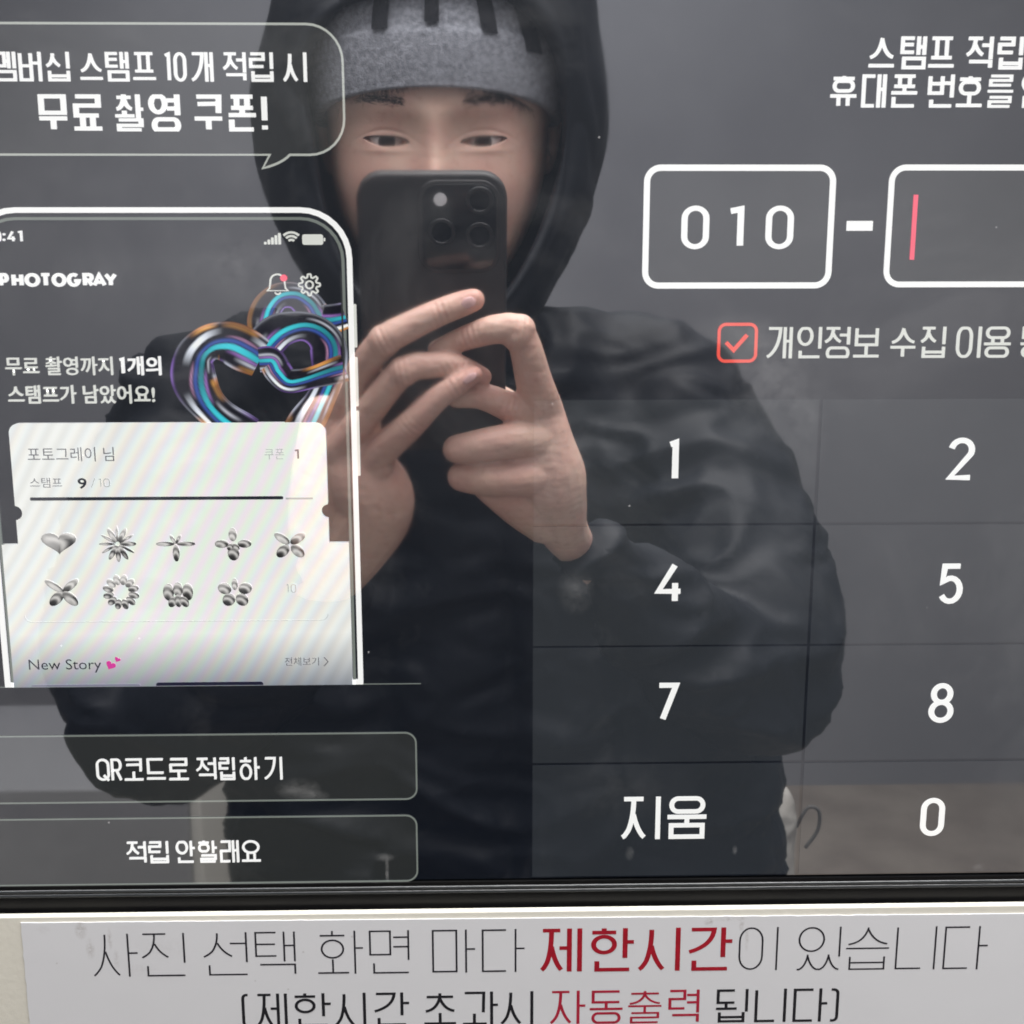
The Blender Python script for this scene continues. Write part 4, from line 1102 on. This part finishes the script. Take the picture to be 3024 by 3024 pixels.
# torso, arms, legs under the clothes
mb = MB()
NECK = h2w(0, -.09, -.10)
limb(mb, [(*NECK, .052), (NECK[0], NECK[1]-.03, NECK[2]-.10, .05)], 4)
tx, ty = NECK[0], -.69
for q in (-.07, 0, .07): limb(mb, [(tx+q, ty, 1.27, .045), (tx+q, ty, 1.10, .055), (tx+q*.9, ty, .90, .06)], 5)
ELR, ELL = M(2230, 1960, .54), M(430, 2080, .54)
limb(mb, [(*M(1900, 1230, .68), .035), (*M(2130, 1550, .61), .042), (*ELR, .038), (*M(1900, 1850, .485), .024)], 6)
limb(mb, [(*M(640, 1290, .68), .035), (*M(450, 1650, .61), .042), (*ELL, .038), (*M(745, 1965, .485), .024)], 6)
for s_ in (-1, 1): limb(mb, [(tx+s_*.085, ty, .86, .065), (tx+s_*.095, ty+.01, .48, .055), (tx+s_*.10, ty-.01, .09, .038), (tx+s_*.105, ty+.10, .04, .03)], 6)
co, fs = fuse(mb, .009, 3)
add_body(co, fs)
body = mesh_obj('body', np.concatenate(BV), BF, M_skin, person, True)

P_all = np.concatenate(BV)
fl = np.zeros(len(P_all))
spots = [(M(*a), .008, .30) for a, b in JOINTS] + [(M(1398, 886, .33), .009, .5), (M(1420, 1112, .33), .009, .5), (M(1402, 1106, .325), .009, .5), (M(1352, 1328, .334), .010, .35), (M(1366, 1420, .34), .010, .35),
         (M(1530, 1420, .34), .014, .25), (M(1130, 1350, .35), .03, .25), (M(1600, 1180, .345), .014, .2)]
spots += [(h2w(s_*.047, -.02, -.028), .017, .28) for s_ in (-1, 1)] + [(h2w(0, .01, -.035), .014, .35)] + [(h2w(s_*.032, -.005, .006), .010, .18) for s_ in (-1, 1)] + [(h2w(s_*.046, -.01, .0), .006, .25) for s_ in (-1, 1)]
for c_, sg, w_ in spots:
    fl = np.maximum(fl, w_*np.exp(-.5*((P_all - c_)**2).sum(1)/sg**2))
at_ = body.data.attributes.new('flush', 'FLOAT', 'POINT'); at_.data.foreach_set('value', fl.astype('f'))
# eyes
def ph_of(x): return float(np.sign(x))*math.asin(min(1, (abs(x)/.0770)**(2.35/2)))
def front_y(x, z):
    w = sm_interp(np.array([z]), zt_, wt_)[0]; ph = float(np.sign(x))*math.asin(min(1, (abs(x)/w)**(2.35/2)))
    return float(head_surface(np.array([ph]), np.array([z]))[1][0])
for s_ in (-1, 1):
    ysurf = (front_y(s_*EX, EZ + .0052) + front_y(s_*EX, EZ - .0048))/2
    R_ = .0122; c = V3(s_*EX, ysurf - R_ - .0008, EZ)
    V, Fc = [], []
    for i in range(25):
        t = math.pi*i/24
        for k in range(32):
            p = 2*math.pi*k/32; V.append(h2w(c[0] + R_*math.sin(t)*math.cos(p), c[1] + R_*math.cos(t), c[2] + R_*math.sin(t)*math.sin(p)))
        if i:
            for k in range(32): b = (i-1)*32; Fc.append((b + k, b + (k+1) % 32, b + 32 + (k+1) % 32, b + 32 + k))
    e = mesh_obj('eye', V, Fc, M_eyew, person, True)
    V, Fc = [], []
    gx, gz = -.04*s_, -.10                       # gaze: down to the phone
    for i in range(9):
        t = .47*i/8
        for k in range(32):
            p = 2*math.pi*k/32; v = unit(V3(math.sin(t)*math.cos(p) + gx, math.cos(t), math.sin(t)*math.sin(p) + gz))*(R_ + .00025)
            V.append(h2w(c[0] + v[0], c[1] + v[1], c[2] + v[2]))
        if i:
            for k in range(32): b = (i-1)*32; Fc.append((b + k, b + (k+1) % 32, b + 32 + (k+1) % 32, b + 32 + k))
    mesh_obj('iris', V, Fc, M_iris, e, True)
    # lash line
    mb = MB(); P = []
    for q in np.linspace(-.0148, .0150, 17):
        s2 = max(1 - (q/.0148)**2, 0); x = s_*(EX + q); z = EZ + .06*q + .0028*s2**.55*(1 - .18*q/.0148)
        w_ = abs(math.asin(min(1, (abs(x)/.0770)**(2.35/2))))
        _, y, _ = head_surface(np.array([s_*w_]), np.array([z + .0012]))
        P.append((*h2w(x, y[0] + .0001, z), .00050))
    limb(mb, P, 2, 8); mb.build('eyelashes', M_hair, e, True)
    # brow hairs
    random.seed(11 + s_)
    mb = MB()
    for q in range(300):
        u = random.random(); x = .018 + .034*u; zc = .0240 + .0022*math.sin(u*2.6) - .0015*u
        z = zc + random.gauss(0, .0019*(1 - .45*u)); a = math.radians(random.gauss(35 - 40*u, 12)); l = .005
        ww = abs(math.asin(min(1, (x/.0775)**(2.35/2)))); _, y, _ = head_surface(np.array([ww]), np.array([z]))
        x2, z2 = x + l*math.cos(a), z + l*math.sin(a)*.6
        ww = abs(math.asin(min(1, (x2/.0775)**(2.35/2)))); _, y2, _ = head_surface(np.array([ww]), np.array([z2]))
        h = .00017
        mb.add([h2w(s_*x, y[0] + .0002, z - h), h2w(s_*x, y[0] + .0002, z + h), h2w(s_*x2, y2[0] + .0006, z2)], [(0, 1, 2)])
    mb.build('eyebrow', M_hair, person)

# fringe hairs under the cap
random.seed(3); mb = MB()
for q in range(330):
    c0 = random.random()
    x = random.gauss(-.022, .010) if c0 < .4 else random.gauss(.040, .012) if c0 < .85 else random.gauss(.0, .03)
    if abs(x) > .066: continue
    z = .040 - 5.5*x*x; l = random.uniform(.004, .011)*(.55 if abs(x) < .010 else 1.0)
    def yy_(a_, b_): return float(head_surface(np.array([np.sign(a_)*math.asin(min(1, (abs(a_)/.0775)**(2.35/2)))]), np.array([b_]))[1][0])
    dx = random.gauss(.004 if x > 0 else -.002, .003); h = .00024
    mb.add([h2w(x - h, yy_(x, z) + .001, z), h2w(x + h, yy_(x, z) + .001, z), h2w(x + dx, yy_(x + dx, z - l) + .0009, z - l)], [(0, 1, 2)])
mb.build('hair', M_hair, person)

# beanie --------------------------------------------------------------
def cap_pt(phi, q, off):
    """q 0 at the brim to 1 at the crown"""
    zb = .0335 - .030*(1 - math.cos(min(abs(phi), 1.9)))**.9 if abs(phi) < 1.9 else .0335 - .030*(1 - math.cos(1.9))**.9
    z = zb + (.1278 - zb)*q
    lift = .0 + .010*math.sin(q*math.pi*.5)
    x, y, z_ = head_surface(np.array([phi]), np.array([z]), off + lift, False)
    return h2w(x[0], y[0], z_[0] + lift*.9*q)
V, Fc = [], []
nq, na = 44, 120
prof = [(0.006, .0015), (-.002, .004), (.0, .0075), (.008, .009)] + [(q, .0085 if q < .36 else .0060) for q in np.linspace(.02, 1, 40)]
for q, off in prof:
    for k in range(na):
        V.append(cap_pt(-math.pi + 2*math.pi*k/na, q, off + .0004*math.sin(k*2.1*math.pi)))
for i in range(len(prof) - 1):
    for k in range(na): Fc.append((i*na + k, i*na + (k+1) % na, (i+1)*na + (k+1) % na, (i+1)*na + k))
Fc.append(tuple((len(prof)-1)*na + k for k in range(na)))
beanie = mesh_obj('beanie', V, Fc, M_knit, person, True)
for xs_, lean, q0 in ((-.030, .0, .36), (-.0005, .0, .39), (.032, .10, .34), (.057, .22, .27)):
    V, Fc = [], []
    qs = np.linspace(q0, .88, 14)
    for i, q in enumerate(qs):
        for j, dx in enumerate((-.0042, -.004, 0, .004, .0042)):
            xx = xs_ + dx - lean*(q - q0)*.10
            ph = math.asin(max(-1, min(1, np.sign(xx)*(abs(xx)/.079)**(2.35/2))))
            V.append(cap_pt(ph, q, .0100 if j in (1, 2, 3) else .0075))
        if i:
            for j in range(4): b = (i-1)*5 + j; Fc.append((b, b+1, b+6, b+5))
    mesh_obj('stripe', V, Fc, M_stripe, beanie, True)

# hood ----------------------------------------------------------------
OP = [(1290, -50), (1400, -40), (1500, -5), (1590, 62), (1645, 180), (1662, 330), (1650, 480), (1612, 640), (1545, 790), (1440, 920), (1290, 990),
      (1150, 940), (1050, 830), (990, 690), (952, 540), (925, 400), (905, 260), (915, 150), (975, 60), (1070, 5), (1180, -35)]
OU = [(1280, -420), (1480, -385), (1660, -270), (1750, -90), (1785, 150), (1802, 380), (1762, 560), (1738, 650), (1650, 830), (1560, 960), (1290, 1090),
      (1010, 960), (880, 790), (800, 650), (755, 500), (740, 380), (735, 240), (785, 40), (830, -110), (930, -270), (1090, -380)]
n = len(OP)
def closed_spline(P, m):
    P = np.array(P, float); out = []
    for i in range(len(P)):
        p0, p1, p2, p3 = P[i-1], P[i], P[(i+1) % len(P)], P[(i+2) % len(P)]
        for t in np.linspace(0, 1, m, endpoint=False): out.append(.5*((2*p1) + (-p0 + p2)*t + (2*p0 - 5*p1 + 4*p2 - p3)*t*t + (-p0 + 3*p1 - 3*p2 + p3)*t**3))
    return np.array(out)
m_ = 9; op, ou = closed_spline(OP, m_), closed_spline(OU, m_); nn = len(op)
cen = np.array((1285., 400.))
dep = closed_spline([(q, 0) for q in [.512, .513, .517, .523, .532, .54, .543, .54, .53, .52, .515, .52, .53, .54, .545, .543, .54, .532, .523, .517, .513]], m_)[:, 0]
rows = []
def hring(fn):
    R_ = []
    for k in range(nn):
        (x, y), d = fn(k); p = M(x, y, d)
        R_.append(p)
    rows.append(R_)
lp = lambda a, b, t: a + (b - a)*t
hring(lambda k: (lp(op[k], ou[k], .30), dep[k] + .13))
hring(lambda k: (lp(op[k], ou[k], .22), dep[k] + .07))
hring(lambda k: (lp(op[k], ou[k], .06), dep[k] + .03))
hring(lambda k: (op[k], dep[k] + .006))
hring(lambda k: (lp(op[k], ou[k], .03), dep[k] - .002))
hring(lambda k: (lp(op[k], ou[k], .14), dep[k] - .003))
hring(lambda k: (lp(op[k], ou[k], .20), dep[k] + .002))
hring(lambda k: (lp(op[k], ou[k], .42), dep[k] + .004))
hring(lambda k: (lp(op[k], ou[k], .68), dep[k] + .020))
hring(lambda k: (lp(op[k], ou[k], .88), dep[k] + .045))
hring(lambda k: (ou[k], dep[k] + .085))
hring(lambda k: (lp(cen, ou[k], .96), dep[k] + .15))
hring(lambda k: (lp(cen, ou[k], .84), dep[k] + .21))
hring(lambda k: (lp(cen, ou[k], .50), .79))
hring(lambda k: (lp(cen, ou[k], .05), .80))
V = [p for r in rows for p in r]; Fc = []
for i in range(len(rows)-1):
    for k in range(nn): Fc.append((i*nn + k, i*nn + (k+1) % nn, (i+1)*nn + (k+1) % nn, (i+1)*nn + k))
Fc.append(tuple((len(rows)-1)*nn + k for k in range(nn)))
hood = mesh_obj('hood', V, Fc, M_cloth, person, True)
s = hood.modifiers.new('s', 'SUBSURF'); s.levels = s.render_levels = 2
apply_mods(hood)
def wrinkle(me, amp, sc_, stretch=(1, 1, 1), seed=0):
    n = len(me.vertices)
    co = np.zeros(n*3); me.vertices.foreach_get('co', co); co = co.reshape(-1, 3)
    no = np.zeros(n*3); me.vertices.foreach_get('normal', no); no = no.reshape(-1, 3)
    out = co.copy()
    for i in range(n):
        p = Vector((co[i, 0]*stretch[0]*sc_ + seed, co[i, 1]*stretch[1]*sc_, co[i, 2]*stretch[2]*sc_))
        v = 1 - abs(noise.noise(p + Vector((0, 0, 1)) * noise.noise(p*.7)*1.2))*2.2
        out[i] += no[i]*amp*(v - .6)
    me.vertices.foreach_set('co', out.ravel()); me.update()
wrinkle(hood.data, .0032, 16, seed=4)

# jacket ---------------------------------------------------------------
mb = MB(); jk = lambda L_, n=6: limb(mb, [PR(*q) for q in L_], n, 26)
for x_ in (1000, 1330, 1660, 1985):
    jk([(x_*.8 + 260, 1330, .66, 300), (x_, 1800, .68, 330), (x_, 2400, .69, 345), (x_ + (25 if x_ > 1900 else 0), 2980, .70, 350)])
jk([(1300, 1080, .62, 210), (1620, 1110, .65, 200), (1935, 1165, .67, 232)])
jk([(1300, 1080, .62, 210), (900, 1130, .65, 225), (600, 1235, .67, 262)])
jk([(1100, 960, .60, 150), (1290, 1010, .575, 150), (1480, 960, .60, 150)])                       # collar
jk([(1300, 1000, .66, 230), (1300, 1300, .66, 300)])
jk([(1940, 1180, .66, 238), (2120, 1540, .60, 275), (2215, 1900, .54, 285), (2190, 2020, .515, 240), (2020, 1890, .470, 205), (1850, 1735, .428, 158), (1750, 1648, .398, 112)])
jk([(590, 1245, .66, 262), (455, 1650, .60, 285), (445, 2050, .54, 290), (560, 2110, .51, 240), (760, 1940, .465, 200), (900, 1810, .425, 165), (965, 1730, .398, 128)])
co, fs = fuse(mb, .0048, 4)
jacket = mesh_obj('jacket', co, fs, M_cloth, person, True)
wrinkle(jacket.data, .0100, 11, (1.0, 1.0, 1.7), 2)
wrinkle(jacket.data, .0042, 24, (.8, 1, 1.8), 9)
# trousers and shoes
mb = MB()
limb(mb, [(tx-.07, ty, .86, .085), (tx+.07, ty, .86, .085)], 4)
for s_ in (-1, 1): limb(mb, [(tx+s_*.085, ty, .84, .095), (tx+s_*.095, ty+.01, .48, .085), (tx+s_*.10, ty-.01, .12, .075)], 6)
co, fs = fuse(mb, .012, 3); mesh_obj('trousers', co, fs, M_trous, person, True)
for s_ in (-1, 1):
    mb = MB(); limb(mb, [(tx+s_*.10, ty-.04, .055, .05), (tx+s_*.10, ty+.05, .05, .048), (tx+s_*.108, ty+.16, .042, .040)], 5); co, fs = fuse(mb, .008, 2)
    co[:, 2] = np.maximum(co[:, 2], .003); mesh_obj('shoe', co, fs, M_shoe, person, True)
# nails
def nail(px, py, d, r, ang, ln, wd):
    x, y, z, rr_ = PR(px, py, d, r)
    V, Fc = [], []
    a = math.radians(ang); sc_ = (SCR_D + d)/F
    for i in range(9):
        for j in range(9):
            u, v = -1 + i/4, -1 + j/4
            uu, vv = u*math.sqrt(1 - v*v/2), v*math.sqrt(1 - u*u/2)
            dx, dz = uu*ln*sc_, vv*wd*sc_
            dy = rr_*math.sqrt(max(0, 1 - (vv*wd/r)**2)) + .0009 - max(0, uu)**2*.0014
            V.append((x + dx*math.cos(a) - dz*math.sin(a), y + dy, z + dx*math.sin(a) + dz*math.cos(a)))
            if i and j: b = (i-1)*9 + j - 1; Fc.append((b, b+1, b+10, b+9))
    o = mesh_obj('fingernail', V, Fc, M_nail, person, True)
    m = o.modifiers.new('s', 'SOLIDIFY'); m.thickness = .0005
nail(1384, 892, .3315, 35, 20, 22, 17)
nail(1388, 1113, .3245, 29, 32, 24, 12)

# ------------------------------------------------------------------ the phone that takes the picture
fwd = RW @ V3(0, 0, 1); rgt = RW @ V3(1, 0, 0); upv = RW @ V3(0, -1, 0)
M_case = surf('black_silicone_case', (0.018, 0.017, 0.018), .55, .4, col2=(0.026, 0.024, 0.025), nscale=60)
M_isl = surf('camera_plate_glass', (0.008, 0.008, 0.010), .16, .5)
M_lens = surf('lens_glass', (0.004, 0.004, 0.006), .05, .6)
M_ring = surf('lens_ring', (0.010, 0.010, 0.012), .3, .5)
M_flash = surf('flash_lens', (0.75, 0.76, 0.78), .2, .5)
phone = thing('phone', 'black phone in a soft black case held up in both hands', 'phone')
def pl(a, b, d): return CAM + rgt*a + upv*b + fwd*d
def plate(name, x0, x1, y0, y1, r, d0, d1, mat, parent, rb=.0015):
    """rounded plate from depth d0 (back) to d1 (front), edges softened"""
    V, Fc = [], []
    levels = [(rb, d0), (0, d0 + rb), (0, d1 - rb), (rb*.3, d1 - rb*.3), (rb, d1)]
    for ins, d in levels:
        for a, b in rrect(x0 + ins, y0 + ins, x1 - ins, y1 - ins, max(r - ins, .0002), 8): V.append(pl(a, b, d))
    k = len(V)//len(levels)
    for i in range(len(levels)-1):
        for j in range(k): Fc.append((i*k + j, i*k + (j+1) % k, (i+1)*k + (j+1) % k, (i+1)*k + j))
    Fc.append(tuple(range(k))[::-1]); Fc.append(tuple((len(levels)-1)*k + j for j in range(k)))
    return mesh_obj(name, V, Fc, mat, parent, True)
def disc(name, a, b, r, d0, d1, mat, parent):
    V, Fc = [], []
    lev = [(r, d0), (r, d1 - .0003), (r - .0003, d1), (r*.78, d1), (r*.72, d1 - .0006)]
    for rr_, d in lev:
        for k in range(32): V.append(pl(a + rr_*math.cos(2*math.pi*k/32), b + rr_*math.sin(2*math.pi*k/32), d))
    for i in range(len(lev)-1):
        for k in range(32): Fc.append((i*32 + k, i*32 + (k+1) % 32, (i+1)*32 + (k+1) % 32, (i+1)*32 + k))
    o = mesh_obj(name, V, Fc, M_ring, parent, False)
    V = [pl(a + r*.76*math.cos(2*math.pi*k/32), b + r*.76*math.sin(2*math.pi*k/32), d1 - .0005) for k in range(32)]
    mesh_obj('lens_glass', V, [tuple(range(32))], mat, o)
    return o
AX0, AX1, BY1, BY0 = -.0642, .01455, .0258, .0258 - .155
plate('case', AX0, AX1, BY0, BY1, .0135, -.0160, -.0047, M_case, phone, .0018)
plate('screen', AX0 + .003, AX1 - .003, BY0 + .003, BY1 - .003, .011, -.0163, -.0158, M_lens, phone, .0001)
isl = plate('camera_plate', -.0325, .0108, -.0262, .0226, .0105, -.0050, -.0033, M_case, phone, .0008)
plate('camera_glass', -.0300, .0088, -.0242, .0206, .0090, -.0034, -.0029, M_isl, phone, .0002)
for a, b in ((0, -.0060), (0, .0125), (-.0200, -.0040)): disc('lens', a, b, .0072, -.0029, -.0012, M_lens, phone)
V = [pl(-.0205 + .0034*math.cos(2*math.pi*k/24), .0128 + .0034*math.sin(2*math.pi*k/24), -.0024) for k in range(24)] + [pl(-.0205 + .0034*math.cos(2*math.pi*k/24), .0128 + .0034*math.sin(2*math.pi*k/24), -.003) for k in range(24)]
mesh_obj('flash', V, [tuple(range(24))] + [(k, 24 + k, 24 + (k+1) % 24, (k+1) % 24) for k in range(24)], M_flash, phone)

# ------------------------------------------------------------------ pale bag hanging behind the jacket
M_bag = surf('pale_canvas', (0.52, 0.50, 0.46), .8, .2, col2=(0.34, 0.32, 0.29), nscale=26, bump=.5, bscale=45)
M_strap = surf('grey_strap', (0.11, 0.105, 0.10), .8, .2)
bag = thing('tote_bag', 'pale canvas bag with a grey loop handle behind the black jacket', 'bag')
mb = MB(); limb(mb, [PR(2266, 2385, .80, 96), PR(2246, 2480, .80, 116), PR(2235, 2750, .80, 125), PR(2235, 2900, .80, 120)], 5)
co, fs = fuse(mb, .004, 2); o = mesh_obj('bag_body', co, fs, M_bag, bag, True); wrinkle(o.data, .004, 22)
mb = MB(); limb(mb, [PR(2352, 2440, .79, 6), PR(2385, 2385, .79, 6), PR(2418, 2395, .79, 6), PR(2415, 2450, .79, 6), PR(2380, 2500, .79, 6)], 6, 10); mb.build('handle', M_strap, bag, True)
